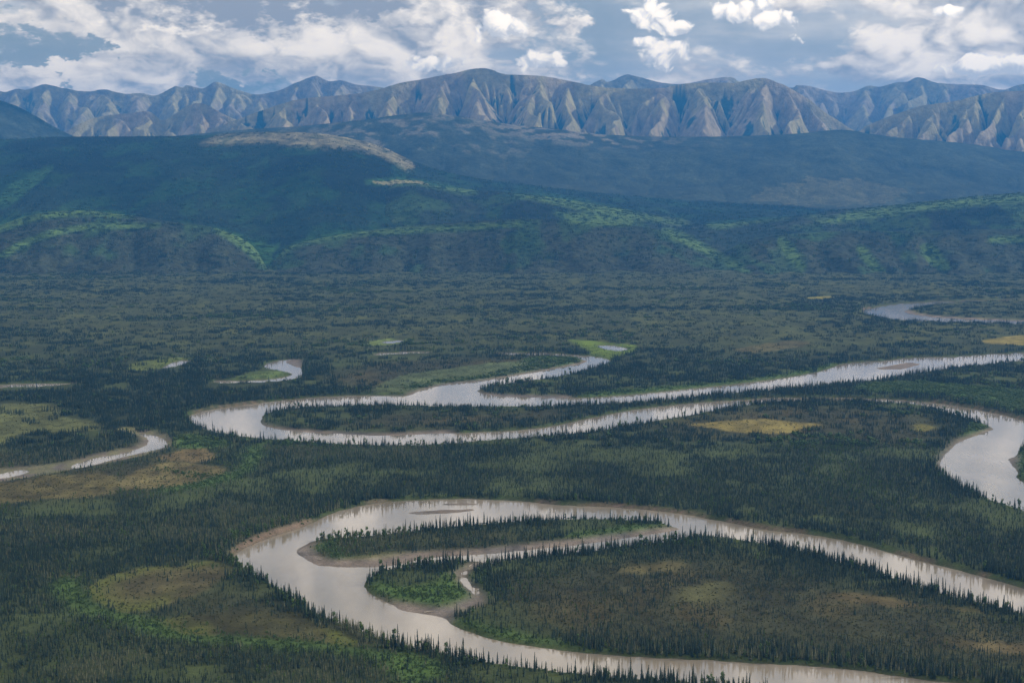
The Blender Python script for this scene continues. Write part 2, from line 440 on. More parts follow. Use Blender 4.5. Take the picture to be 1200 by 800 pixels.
MEADOW = [   # outline, colour, label
    ([(815, 499), (840, 495), (875, 492.5), (912, 493.5), (950, 497), (965, 500), (937, 506), (912, 509), (862, 507), (840, 503)], (0.22, 0.185, 0.055), 'golden oval sedge meadow ringed by dark spruce'),
    ([(1070, 500), (1078, 497), (1090, 499), (1092, 504), (1080, 507), (1071, 504)], (0.17, 0.16, 0.04), 'small olive clearing west of the wide river bend'),
    ([(1150, 399.5), (1169, 397), (1190, 394), (1230, 394), (1300, 398), (1280, 404), (1200, 404.5), (1179, 404.5), (1158, 402)], (0.26, 0.22, 0.06), 'yellow meadow beyond the middle river near the distant bend'),
    ([(105, 698), (117, 681), (142, 671), (190, 665), (235, 659), (258, 657), (270, 668), (246, 692), (220, 702), (185, 713), (165, 717), (135, 711)], (0.105, 0.095, 0.045), 'brown and olive bog enclosed by forest beside the front bend'),
    ([(190, 728), (220, 720), (260, 717), (310, 716), (350, 720), (385, 738), (420, 752), (400, 760), (360, 752), (310, 748), (272, 743), (220, 738)], (0.085, 0.085, 0.035), 'dark olive bog strip behind the front river bank'),
    ([(142, 567), (160, 551), (175, 546), (213, 543), (262, 549), (245, 561), (205, 570), (150, 576)], (0.15, 0.13, 0.055), 'reddish tan meadow south of the oxbow'),
    ([(185, 537), (215, 528), (240, 526), (255, 536), (240, 541), (200, 542)], (0.14, 0.11, 0.05), 'dull brown clearing next to the oxbow bend'),
    ([(-100, 476), (0, 474), (37, 472), (70, 475), (72, 489), (108, 494), (112, 503), (75, 507), (25, 510), (0, 521), (-100, 530)], (0.12, 0.135, 0.05), 'wide green grass flat beside the oxbow'),
    ([(-100, 575), (0, 566), (60, 557), (120, 556), (138, 565), (130, 580), (60, 585), (0, 590), (-100, 597)], (0.13, 0.115, 0.045), 'olive brown open strip below the oxbow'),
    ([(955, 691), (982, 693.5), (1012, 696), (1050, 704), (1090, 709), (1152, 716), (1150, 720), (1090, 714), (1040, 709), (985, 701)], (0.12, 0.10, 0.045), 'long tan streak of open bog amid the spruces of the central land'),
    ([(872, 715), (892, 713), (898, 720), (876, 722)], (0.13, 0.105, 0.045), 'small orange tan clearing in the middle of the central land'),
    ([(722, 671), (750, 664), (795, 660), (790, 667), (745, 673)], (0.115, 0.105, 0.045), 'pale tan clearing near the north edge of the central land'),
    ([(785, 700), (815, 688), (862, 684), (870, 694), (850, 704), (800, 709)], (0.082, 0.085, 0.036), 'open olive bog patch on the central land'),
    ([(1080, 748), (1125, 749), (1200, 753), (1300, 760), (1290, 770), (1175, 762), (1125, 757)], (0.115, 0.095, 0.045), 'reddish bog streak near the lower river reach'),
    ([(668, 399), (700, 400.5), (737, 404.5), (746, 409), (732, 416), (716, 421), (696, 416.5), (686, 408)], (0.14, 0.21, 0.03), 'bright green marsh round the small pond'),
    ([(150, 433), (160, 426), (185, 421), (212, 419.5), (204, 424), (190, 431), (165, 435)], (0.15, 0.19, 0.05), 'light green flat beside the narrow crescent pool'),
    ([(430, 403), (446, 398), (480, 397.5), (470, 403), (446, 405)], (0.17, 0.23, 0.06), 'tiny pale green marsh in the dark plain'),
    ([(945, 349), (960, 347.5), (975, 348), (972, 350.5), (952, 351)], (0.28, 0.26, 0.06), 'tiny yellow clearing on the far plain'),
    ([(862, 410), (885, 405), (925, 400), (950, 402), (930, 408), (890, 413), (870, 414)], (0.13, 0.12, 0.05), 'tan open ground beyond the middle river'),
    ([(440, 456), (470, 441), (540, 430), (600, 424), (665, 420.5), (640, 433), (560, 446), (500, 454), (482, 461), (450, 462)], (0.095, 0.125, 0.055), 'muted green brushy flat inside the upper river bend'),
    ([(270, 447), (290, 437), (330, 436), (340, 438), (310, 445), (285, 448)], (0.13, 0.19, 0.06), 'green grassy flat inside the small crescent channel'),
]
SHRUBS = [   # bright willow and alder ground
    [(430, 686), (440, 700), (455, 705), (475, 707), (500, 711), (525, 711), (545, 704), (553, 699), (545, 690), (536, 678), (534, 671), (544, 666), (553, 660), (545, 659), (535, 664), (520, 676), (500, 686), (470, 690), (445, 684), (437, 680)],
    [(640, 634), (690, 625), (740, 616), (775, 614), (797, 618.5), (750, 623), (690, 631)],
    [(366, 640), (374, 634), (382, 642), (392, 652), (420, 652), (400, 657), (380, 653)],
    [(1126, 512), (1140, 497), (1150, 497), (1163, 502), (1145, 508)],
    [(1192, 548), (1194, 537), (1200, 528), (1300, 540), (1400, 600), (1300, 600), (1200, 562)],
    [(530, 726), (545, 722), (560, 732), (600, 744), (660, 754), (700, 761), (700, 766), (650, 760), (600, 753), (560, 743), (540, 736)],
    [(565, 708), (556, 690), (549, 678), (552, 668), (562, 664), (566, 680), (574, 700)],
    [(65, 690), (80, 678), (95, 690), (105, 703), (130, 716), (165, 724), (215, 735), (260, 742), (330, 752), (420, 760), (480, 775), (440, 772), (330, 760), (240, 750), (180, 742), (130, 730), (90, 715)],
    [(175, 550), (262, 556), (285, 540), (298, 520), (310, 520), (296, 548), (262, 566), (200, 576), (190, 574), (240, 562)],
    [(690, 465.5), (800, 456.5), (900, 445.5), (960, 434), (985, 426), (960, 430), (900, 442), (800, 452), (690, 461)],
    [(450, 772), (480, 768), (520, 780), (500, 800), (470, 798)],
    [(1000, 452), (1060, 447), (1140, 452), (1200, 458), (1300, 470), (1300, 500), (1200, 484), (1150, 472), (1080, 462), (1010, 460)],
    [(545, 452), (590, 443), (640, 434), (684, 422.5), (660, 418), (620, 420), (600, 432), (560, 440), (500, 447), (470, 452), (490, 458), (510, 452.5)],
    [(195, 520), (215, 512), (235, 512), (260, 520), (240, 528), (215, 524)],
]
OPEN_WOOD = [   # thin, stunted bog woodland
    [(575, 690), (640, 672), (720, 662), (800, 655), (880, 660), (960, 680), (1050, 698), (1180, 730), (1300, 760), (1300, 790), (1150, 775), (1000, 760), (850, 755), (720, 748), (640, 735), (590, 715)],
    [(400, 640), (480, 632), (560, 626), (640, 624), (640, 632), (560, 640), (460, 646), (410, 648)],
    [(200, 700), (260, 690), (300, 700), (350, 722), (390, 750), (300, 745), (210, 730)],
    [(0, 530), (90, 550), (180, 535), (220, 545), (150, 575), (0, 590), (-100, 590), (-100, 540)],
    [(400, 500), (450, 484), (560, 484), (680, 480), (660, 492), (560, 498), (450, 502)],
    [(860, 482), (960, 478), (1060, 486), (1110, 500), (1080, 520), (960, 515), (800, 512), (760, 502)],
    [(380, 445), (450, 425), (560, 420), (640, 420), (600, 438), (520, 446), (440, 456)],
]

water_mask = mask(FRONT_RIVER) & ~mask(CENTRAL_LAND) & ~mask(SPIT_ISLAND) & ~mask(SPRUCE_POINT)
water_mask |= mask(CREEK)
water_mask |= mask(MID_RIVER) & ~mask(RIGHT_TONGUE)
main_rivers = water_mask.copy()
for w in (FAR_RIVER, CRESCENT, LEFT_CRESCENT, THIN_CHANNEL, THIN_CHANNEL_B, OXBOW, OXBOW_PUDDLE, POND, SMALL_POND): water_mask |= mask(w)
far_small = water_mask & ~main_rivers
# signed distance to the water's edge, positive on land
_wsoft = blur(water_mask, 1, 1)
sd = np.where(water_mask, -dist_to(~water_mask, 10), dist_to(water_mask, 24))
sd = blur(sd, 1, 1) + (fbm(GX / 14, GY / 14, 3, 5) - 0.5) * 3.0 * (GY < 2200) + (fbm(GX / 40, GY / 40, 2, 8) - 0.5) * 3.0
gravel_m = {k: mask(v[0]) for k, v in GRAVEL.items()}
gravel = np.zeros((NY, NX), np.float32)
for m_ in gravel_m.values(): gravel = np.maximum(gravel, m_)
gravel = blur(gravel, 1, 2)
cut = np.zeros((NY, NX), np.float32)
for c_ in CUTBANK: cut = np.maximum(cut, mask(c_))
cut = blur(cut, 3, 2)
cut_hi = blur(mask(CUTBANK[0]), 3, 2)
BARS = [BAR_MAIN, BAR_THIN, BAR_FAR, BAR_CRESCENT]
bars = np.zeros((NY, NX), bool)
for b_ in BARS: bars |= mask(b_)
bar_soft = np.clip(blur(bars, 1, 2) * 1.8, 0, 1)
shrub = np.zeros((NY, NX), np.float32)
for s_ in SHRUBS: shrub = np.maximum(shrub, mask(s_, 2))
open_w = np.zeros((NY, NX), np.float32)
for s_ in OPEN_WOOD: open_w = np.maximum(open_w, mask(s_, 2))


def warped(a):
    """Break up a mask's outline with a small displacement of the lookup."""
    return sample(a.astype(np.float32), GX + _WX * 1.6, GY + _WY * 1.6)


shrub = blur(warped(shrub), 2, 2)
open_w = blur(warped(open_w), 8, 2)
meadow_id = np.full((NY, NX), -1, np.int16)
meadow_soft = np.zeros((NY, NX), np.float32)
meadow_col = np.zeros((NY, NX, 3), np.float32)
for i, (pts, c, lab) in enumerate(MEADOW):
    m_ = warped(mask(pts, 2.0))
    m_[gravel > 0.5] = 0
    meadow_id[m_ > 0.5] = i
    b_ = blur(m_, 2, 2)
    meadow_col = np.where((b_ > meadow_soft)[..., None], np.array(c, np.float32), meadow_col)
    meadow_soft = np.maximum(meadow_soft, b_)

# ground height: water level is z = 0
inland = 2.6 + (fbm(GX / 160, GY / 160, 3, 21) - 0.45) * 2.4
bank_h = inland * (1 - cut) + (4.2 + 2.0 * cut_hi) * cut * (0.75 + 0.5 * fbm(GX / 25, GY / 25, 2, 9))
far_inland = np.clip((sd - 20) / 70, 0, 1)
bank_h = bank_h * (1 - far_inland) + inland * far_inland
rise = sstep(sd, 0.0, 6.0 + 2.0 * cut + 3.0 * cut_hi)
z_land = 0.12 * np.clip(sd, 0, 3) + bank_h * rise
z_gravel = 0.10 + 0.035 * np.clip(sd, 0, 40) + (fbm(GX / 12, GY / 12, 3, 33) - 0.5) * 0.35
z_land = z_land * (1 - gravel) + np.minimum(z_gravel, z_land + 0.2) * gravel
z_water = -0.28 * np.clip(-sd, 0, 7)
Z = np.where(sd > 0, z_land, z_water)
Z = np.maximum(Z, -1.6 + bar_soft * 2.0 + (fbm(GX / 9, GY / 9, 2, 3) - 0.5) * 0.2)
Z = Z.astype(np.float32)

# ground colour
n1 = fbm(GX / 60, GY / 90, 4, 40)[..., None]; n2 = fbm(GX / 16, GY / 22, 3, 44)[..., None]; n3 = fbm(GX / 260, GY / 420, 3, 48)[..., None]
forest_floor = np.array([0.033, 0.044, 0.020]) * (0.6 + 0.8 * n1)
bog_floor = np.array([0.040, 0.043, 0.022]) * (0.5 + 1.0 * n2) + np.array([0.018, 0.010, 0.002]) * sstep(n1, 0.5, 0.7)
plain_floor = np.array([0.050, 0.060, 0.024]) * (0.65 + 0.7 * n1) + np.array([0.020, 0.019, 0.002]) * sstep(n2 * 0.5 + n1 * 0.5, 0.52, 0.66)
farm = sstep(GY, 2900, 3600)[..., None]
thin_ = (1 - sstep(fbm(GX / 110, GY / 110, 4, 101) * 0.6 + fbm(GX / 50, GY / 50, 3, 103) * 0.4, 0.36, 0.52))[..., None]
forest_floor = forest_floor + np.array([0.017, 0.023, 0.006]) * thin_ * (0.5 + n2)
col = forest_floor * (1 - open_w[..., None]) + bog_floor * open_w[..., None]
col = col * (1 - farm) + plain_floor * farm
g_ = shrub[..., None]
col = col * (1 - g_) + np.array([0.065, 0.115, 0.030]) * (0.6 + 0.8 * n2) * g_
m_ = sstep(meadow_soft + (n2[..., 0] - 0.5) * 0.5, 0.2, 0.75)[..., None]
col = col * (1 - m_) + meadow_col * 0.70 * (0.35 + 1.3 * n2) * (0.6 + 0.8 * n1) * m_
# moss green rims and brown cores in the bogs
bog = ((meadow_id == 3) | (meadow_id == 4))
rim = blur(bog, 4, 2) - blur(bog, 9, 2)
rim = np.clip(np.where(bog, (1 - blur(bog, 6, 2)) * 2.2, 0), 0, 1)[..., None] * sstep(n1, 0.35, 0.6)
col = col * (1 - rim) + np.array([0.085, 0.098, 0.026]) * rim
grs = (sstep(sd, 0.5, 2.0) * (1 - sstep(sd, 6, 11)))[..., None] * 0.75
col = col * (1 - grs) + np.array([0.055, 0.082, 0.026]) * (0.6 + 0.8 * n2) * grs
soil = np.array([0.165, 0.122, 0.092]) * (0.65 + 0.7 * n2)
cm = (np.clip(cut * 1.6 - 0.2, 0, 1) * (1 - sstep(sd, 3.5 + 3 * cut_hi, 8 + 3 * cut_hi)) * (sd > -2) * sstep(fbm(GX / 45, GY / 45, 3, 12) + cut_hi * 0.5, 0.42, 0.54))[..., None]
col = col * (1 - cm) + soil * cm
mud = ((1 - sstep(sd, 0.5, 2.5)) * 0.6)[..., None]
col = col * (1 - mud) + np.array([0.085, 0.082, 0.052]) * mud
gm = np.maximum(gravel, bar_soft).clip(0, 1)[..., None]
grav_c = np.array([0.168, 0.142, 0.120]) * (0.55 + 0.9 * n2) + np.array([-0.04, -0.026, -0.014]) * sstep(n1, 0.45, 0.62)
grav_c = grav_c + np.array([0.02, 0.045, -0.03]) * np.clip((sd[..., None] - 22) / 20, 0, 1)
col = col * (1 - gm) + grav_c * gm
oxm = blur(gravel_m['oxbow'], 2, 1)[..., None] * sstep(n2, 0.42, 0.6)
col = col * (1 - oxm * 0.7) + np.array([0.12, 0.125, 0.05]) * oxm * 0.7
COLR = np.clip(col, 0.004, 0.8).astype(np.float32)


# ---------------------------------------------------------------- materials
def new_mat(name):
    m = bpy.data.materials.new(name); m.use_nodes = True
    S.nt = m.node_tree
    b = m.node_tree.nodes['Principled BSDF']
    b.inputs['Specular IOR Level'].default_value = 0.15
    return m, b, m.node_tree


def attr(name):
    n = S.nt.nodes.new('ShaderNodeAttribute'); n.attribute_name = name
    return n


def geo_pos():
    return S.nt.nodes.new('ShaderNodeNewGeometry').outputs['Position']


def terrain_material(name, scales, amount, bump_scale, bump_dist, spec=0.1):
    m, b, nt = new_mat(name)
    p = geo_pos()
    a = attr('land')
    f = None
    for s_, k in scales:
        q = (noise(p, s_, 5, 0.6) - 0.5) * k
        f = q if f is None else f + q
    f = S.op('MAXIMUM', f * amount + 1.0, 0.15)
    v = nt.nodes.new('ShaderNodeVectorMath'); v.operation = 'SCALE'
    nt.links.new(a.outputs['Color'], v.inputs[0]); nt.links.new(f.v, v.inputs['Scale'])
    nt.links.new(v.outputs[0], b.inputs['Base Color'])
    b.inputs['Roughness'].default_value = 0.95
    b.inputs['Specular IOR Level'].default_value = spec
    bp = nt.nodes.new('ShaderNodeBump')
    bp.inputs['Strength'].default_value = 0.7; bp.inputs['Distance'].default_value = bump_dist
    nt.links.new(noise(p, bump_scale, 4, 0.6).v, bp.inputs['Height'])
    nt.links.new(bp.outputs[0], b.inputs['Normal'])
    return m


MAT_GROUND = terrain_material('valley_floor', ((0.35, 1.1), (0.06, 0.8)), 1.2, 0.5, 0.8)
MAT_HILL = terrain_material('hillside', ((0.045, 1.6), (0.012, 0.8)), 1.5, 0.045, 12.0)
MAT_ROCK = terrain_material('mountainside', ((0.016, 1.2), (0.005, 0.8)), 1.2, 0.014, 45.0)

MAT_WATER, b, nt = new_mat('silty_water')
p = geo_pos()
mp = nt.nodes.new('ShaderNodeMapping'); nt.links.new(p, mp.inputs[0]); mp.inputs['Scale'].default_value = (1.0, 0.35, 1.0)
silt = noise(mp.outputs[0], 0.012, 5, 0.6)
nt.links.new(mix(smooth(silt, 0.35, 0.68), (0.190, 0.167, 0.126, 1), (0.280, 0.247, 0.202, 1)), b.inputs['Base Color'])
b.inputs['Roughness'].default_value = 0.05
b.inputs['IOR'].default_value = 1.62
b.inputs['Specular IOR Level'].default_value = 1.0
bp = nt.nodes.new('ShaderNodeBump'); bp.inputs['Distance'].default_value = 0.05
patch = smooth(noise(p, 0.02, 3, 0.5), 0.42, 0.62, 0.02, 0.22)
nt.links.new(patch.v, bp.inputs['Strength'])
nt.links.new(noise(p, 0.6, 3, 0.6).v, bp.inputs['Height'])
nt.links.new(bp.outputs[0], b.inputs['Normal'])


def foliage(name, dark, bright, per=0.6, spec=0.2):
    m, b, nt = new_mat(name)
    oi = nt.nodes.new('ShaderNodeObjectInfo')
    t = attr('tint')
    tint = S(t.outputs['Fac'])
    k = S(oi.outputs['Random']) * per + tint * (1 - per)
    c = mix(k, dark, bright)
    nt.links.new(c, b.inputs['Base Color'])
    b.inputs['Roughness'].default_value = 0.8
    b.inputs['Specular IOR Level'].default_value = spec
    return m


MAT_SPRUCE = foliage('spruce_needles', (0.008, 0.020, 0.016, 1), (0.026, 0.047, 0.028, 1))
MAT_LARCH = foliage('pale_larch_needles', (0.055, 0.072, 0.038, 1), (0.135, 0.140, 0.082, 1))
MAT_BIRCH = foliage('birch_leaves', (0.040, 0.076, 0.022, 1), (0.080, 0.128, 0.036, 1))
MAT_WILLOW = foliage('willow_leaves', (0.040, 0.080, 0.024, 1), (0.078, 0.125, 0.038, 1))
MAT_HEATH = foliage('heath_shrub', (0.040, 0.050, 0.024, 1), (0.075, 0.080, 0.034, 1))
MAT_BARK, b, nt = new_mat('spruce_bark')
nt.links.new(mix(noise(geo_pos(), 2.0), (0.05, 0.04, 0.032, 1), (0.12, 0.10, 0.085, 1)), b.inputs['Base Color'])
b.inputs['Roughness'].default_value = 0.9
MAT_DRIFT, b, nt = new_mat('bleached_wood')
nt.links.new(mix(noise(geo_pos(), 1.2), (0.30, 0.27, 0.23, 1), (0.46, 0.43, 0.38, 1)), b.inputs['Base Color'])
b.inputs['Roughness'].default_value = 0.85


# ---------------------------------------------------------------- object helpers
def tag(o, label=None, category=None, group=None, kind=None):
    for k, v in (('label', label), ('category', category), ('group', group), ('kind', kind)):
        if v: o[k] = v
    return o


def mesh_np(name, verts, faces, mat, smooth_shade=False, link=True, colors=None):
    """faces: (n,3) or (n,4) int array."""
    verts = np.asarray(verts, np.float32); faces = np.asarray(faces, np.int32)
    k = faces.shape[1]
    me = bpy.data.meshes.new(name)
    me.vertices.add(len(verts)); me.vertices.foreach_set('co', verts.ravel())
    me.loops.add(faces.size); me.loops.foreach_set('vertex_index', faces.ravel())
    me.polygons.add(len(faces))
    me.polygons.foreach_set('loop_start', np.arange(0, faces.size, k, dtype=np.int32))
    me.polygons.foreach_set('loop_total', np.full(len(faces), k, np.int32))
    if smooth_shade: me.polygons.foreach_set('use_smooth', np.ones(len(faces), bool))
    if colors is not None:
        at = me.color_attributes.new('land', 'FLOAT_COLOR', 'POINT')
        c = np.ones((len(verts), 4), np.float32); c[:, :3] = colors
        at.data.foreach_set('color', c.ravel())
    me.materials.append(mat)
    me.update(calc_edges=True); me.validate()
    o = bpy.data.objects.new(name, me)
    if link: COL.objects.link(o)
    return o


def submesh(name, verts, faces, keep, mat, colors, smooth_shade=True):
    f = faces[keep]
    if len(f) == 0: return None
    used, inv = np.unique(f, return_inverse=True)
    return mesh_np(name, verts[used], inv.reshape(f.shape), mat, smooth_shade, True, colors[used])


# ---------------------------------------------------------------- ground, split into floor, meadows and bare shores
px_cols = np.concatenate([np.linspace(-3200, -420, 50)[:-1], np.arange(-420, 1620, 3.0), np.linspace(1620, 4400, 50)])
dep = [0.0 - 600, -200, 50, 150, 300, 450, 600, 700]
y = 1020.0
while y > 316.0:
    d_ = depth_of(y)
    if d_ > dep[-1]: dep.append(d_)
    y -= 1.25
dep += list(np.linspace(6300, 9000, 10)) + [12000, 16000, 21000, 26000]
dep = np.array(dep)
PXg, Dg = np.meshgrid(px_cols, dep)
gx = np.clip((PXg - CX) / FPX * np.maximum(Dg, 600.0) / 0.993, -20000 + PXg * 1e-3, 20000 + PXg * 1e-3)
gy = Dg
inr = sstep(gy, Y0 + 10, Y0 + 60) * (1 - sstep(gy, Y1 - 400, Y1 - 60)) * (1 - sstep(np.abs(gx), X1 - 300, X1 - 20))
gz = sample(Z, gx, gy) * inr + 2.6 * (1 - inr)
gc = sample(COLR, gx, gy)
tail = np.array([0.06, 0.075, 0.035]) * (0.5 + fbm(gx / 60, gy / 60, 4, 40))[..., None]
gc = gc * inr[..., None] + tail * (1 - inr[..., None])
nr, nc = gx.shape
gv = np.stack([gx, gy, gz], -1).reshape(-1, 3).astype(np.float32)
gcol = gc.reshape(-1, 3)
idx = np.arange(nr * nc).reshape(nr, nc)
quads = np.stack([idx[:-1, :-1], idx[:-1, 1:], idx[1:, 1:], idx[1:, :-1]], -1).reshape(-1, 4)
qc = gv[quads].mean(1)
ii = np.clip(((qc[:, 0] - X0) / CELL).astype(int), 0, NX - 1); jj = np.clip(((qc[:, 1] - Y0) / CELL).astype(int), 0, NY - 1)
inside = (qc[:, 0] > X0) & (qc[:, 0] < X1) & (qc[:, 1] > Y0) & (qc[:, 1] < Y1)
region = np.zeros(len(quads), int)                       # 0 ground, 1.. meadows, 101.. shores
mid = meadow_id[jj, ii]; region = np.where(inside & (mid >= 0), mid + 1, region)
for k, (name_, m_) in enumerate(gravel_m.items()): region = np.where(inside & m_[jj, ii], 101 + k, region)
bar_masks = [mask(b_) for b_ in BARS]
for k, m_ in enumerate(bar_masks): region = np.where(inside & (blur(m_, 2, 1) > 0.15)[jj, ii], 151 + k, region)
ground = submesh('ground', gv, quads, region == 0, MAT_GROUND, gcol)
tag(ground, 'dark mossy forest floor of the wide river valley', kind='structure')
for i, (pts, c, lab) in enumerate(MEADOW):
    o = submesh('meadow_grass', gv, quads, region == i + 1, MAT_GROUND, gcol)
    if o: tag(o, lab, 'meadow', kind='stuff')
for k, (name_, (pts, lab)) in enumerate(GRAVEL.items()):
    o = submesh('gravel_shore', gv, quads, region == 101 + k, MAT_GROUND, gcol)
    if o: tag(o, lab, 'gravel bar', kind='structure')
for k, lab in enumerate(('long low mud bar in the upper reach of the front bend', 'thin mud streak close to the far bank of the front bend', 'dark mud bar in the middle river where it widens', 'pale gravel patch inside the small crescent channel')):
    o = submesh('mud_shore', gv, quads, region == 151 + k, MAT_GROUND, gcol)
    if o: tag(o, lab, 'mud bar', kind='structure')


# water: level sheets at z = 0, each reaching a little under its own banks
def water_sheet(name, sel, label, grow=5, z=0.0):
    m_ = blur(sel, grow, 1) > 0.001
    vx = np.arange(NX + 1) * CELL + X0; vy = np.arange(NY + 1) * CELL + Y0
    # merge cells of each row into runs to keep the sheet light
    verts, faces = [], []
    step = 3
    mm = m_[:NY // step * step].reshape(-1, step, NX).any(1)
    for r in range(mm.shape[0]):
        row = np.concatenate([[0], mm[r].astype(np.int8), [0]])
        d = np.diff(row); st = np.where(d == 1)[0]; en = np.where(d == -1)[0]
        for a, e in zip(st, en):
            n = len(verts)
            ya, yb = vy[r * step], vy[(r + 1) * step]
            verts += [(vx[a], ya, z), (vx[e], ya, z), (vx[e], yb, z), (vx[a], yb, z)]
            faces.append((n, n + 1, n + 2, n + 3))
    o = mesh_np(name, verts, faces, MAT_WATER)
    return tag(o, label, kind='structure')


split_y = depth_of(545)
m_front = main_rivers & (GY < split_y) & ~mask(MID_RIVER)
m_creek = mask(CREEK)
water_sheet('river', m_front & ~m_creek, 'front bend of the silty grey river looping round the spruce point')
water_sheet('river', main_rivers & mask(MID_RIVER), 'middle reach of the silty river winding in two long loops')
water_sheet('river', mask(FAR_RIVER), 'distant bright river bend at the edge of the plain')
water_sheet('creek_water', m_creek, 'narrow pale creek cutting behind the green spruce point', 1, 0.03)
water_sheet('creek_water', mask(CRESCENT), 'small crescent channel with a gravel patch left of the middle river', 2)
water_sheet('creek_water', mask(LEFT_CRESCENT), 'narrow crescent pool beside a light green flat', 2)
water_sheet('creek_water', mask(THIN_CHANNEL), 'thin straight channel at the left edge of the valley', 2)
water_sheet('creek_water', mask(THIN_CHANNEL_B), 'faint thin channel behind the upper river bend', 2)
water_sheet('oxbow_water', mask(OXBOW), 'shallow glinting oxbow water on mud at the left', 2)
water_sheet('oxbow_water', mask(OXBOW_PUDDLE), 'last puddle of the oxbow at the left edge', 2)
water_sheet('pond_water', mask(POND), 'small bright pond in a green marsh', 2)
water_sheet('pond_water', mask(SMALL_POND), 'tiny pond in a pale green marsh', 2)



# ---------------------------------------------------------------- hills and mountains
def paint(px, py, pts, soft=3.0):
    """1 inside a pixel outline that was traced on the hillside, 0 outside (evaluated at the surface points)."""
    c = curve(pts, 4)
    inside_ = np.zeros(px.shape, bool)
    for (xa, ya), (xb, yb) in zip(c, np.roll(c, -1, 0)):
        if ya == yb: continue
        t = ((ya > py) != (yb > py)) & (px < (xb - xa) * (py - ya) / (yb - ya) + xa)
        inside_ ^= t
    return inside_.astype(np.float32)


RIDGES = {}


def carve(X, Y, Zg, strength, iters=46, soft=0.10):
    """Running water on a slope: flow gathers from the crest row down to the foot and cuts gullies between ribs."""
    Z = Zg[::-1].astype(np.float64).copy(); X = X[::-1]; Y = Y[::-1]      # row 0 = crest
    nr_, nc_ = Z.shape
    cols = np.arange(nc_)
    dx_ = np.abs(np.diff(X, axis=1)).mean()
    Z0 = Z.copy()
    Acc = np.ones_like(Z)
    for it in range(iters):
        Acc[:] = 1.0
        Zn = Z.copy()
        for r in range(nr_ - 1):
            nxt = Z[r + 1]
            l = np.concatenate([nxt[:1] + 1e6, nxt[:-1]]); rr = np.concatenate([nxt[1:], nxt[-1:] + 1e6])
            dyr = np.abs(Y[r] - Y[r + 1])
            dg = np.hypot(dyr, dx_)
            sl = np.stack([(Z[r] - l) / dg, (Z[r] - nxt) / dyr, (Z[r] - rr) / dg])
            k = sl.argmax(0); smax = sl.max(0)
            tgt = np.clip(cols + k - 1, 0, nc_ - 1)
            Acc[r + 1] += np.bincount(tgt, Acc[r], nc_)
            if r > 0:
                low = nxt[tgt]
                cut_ = strength * np.sqrt(Acc[r]) * np.maximum(smax, 0)
                Zn[r] = np.maximum(Z[r] - cut_, np.minimum(low + 0.02 * dyr, Z[r]))
        Z = Zn
        sm = (np.roll(Z, 1, 1) + np.roll(Z, -1, 1)) * 0.5
        Z[1:-1, 1:-1] += soft * (sm - Z)[1:-1, 1:-1]
        Z[1:-1] += 0.03 * (Z[:-2] + Z[2:] - 2 * Z[1:-1])
    return Z[::-1], Acc[::-1]



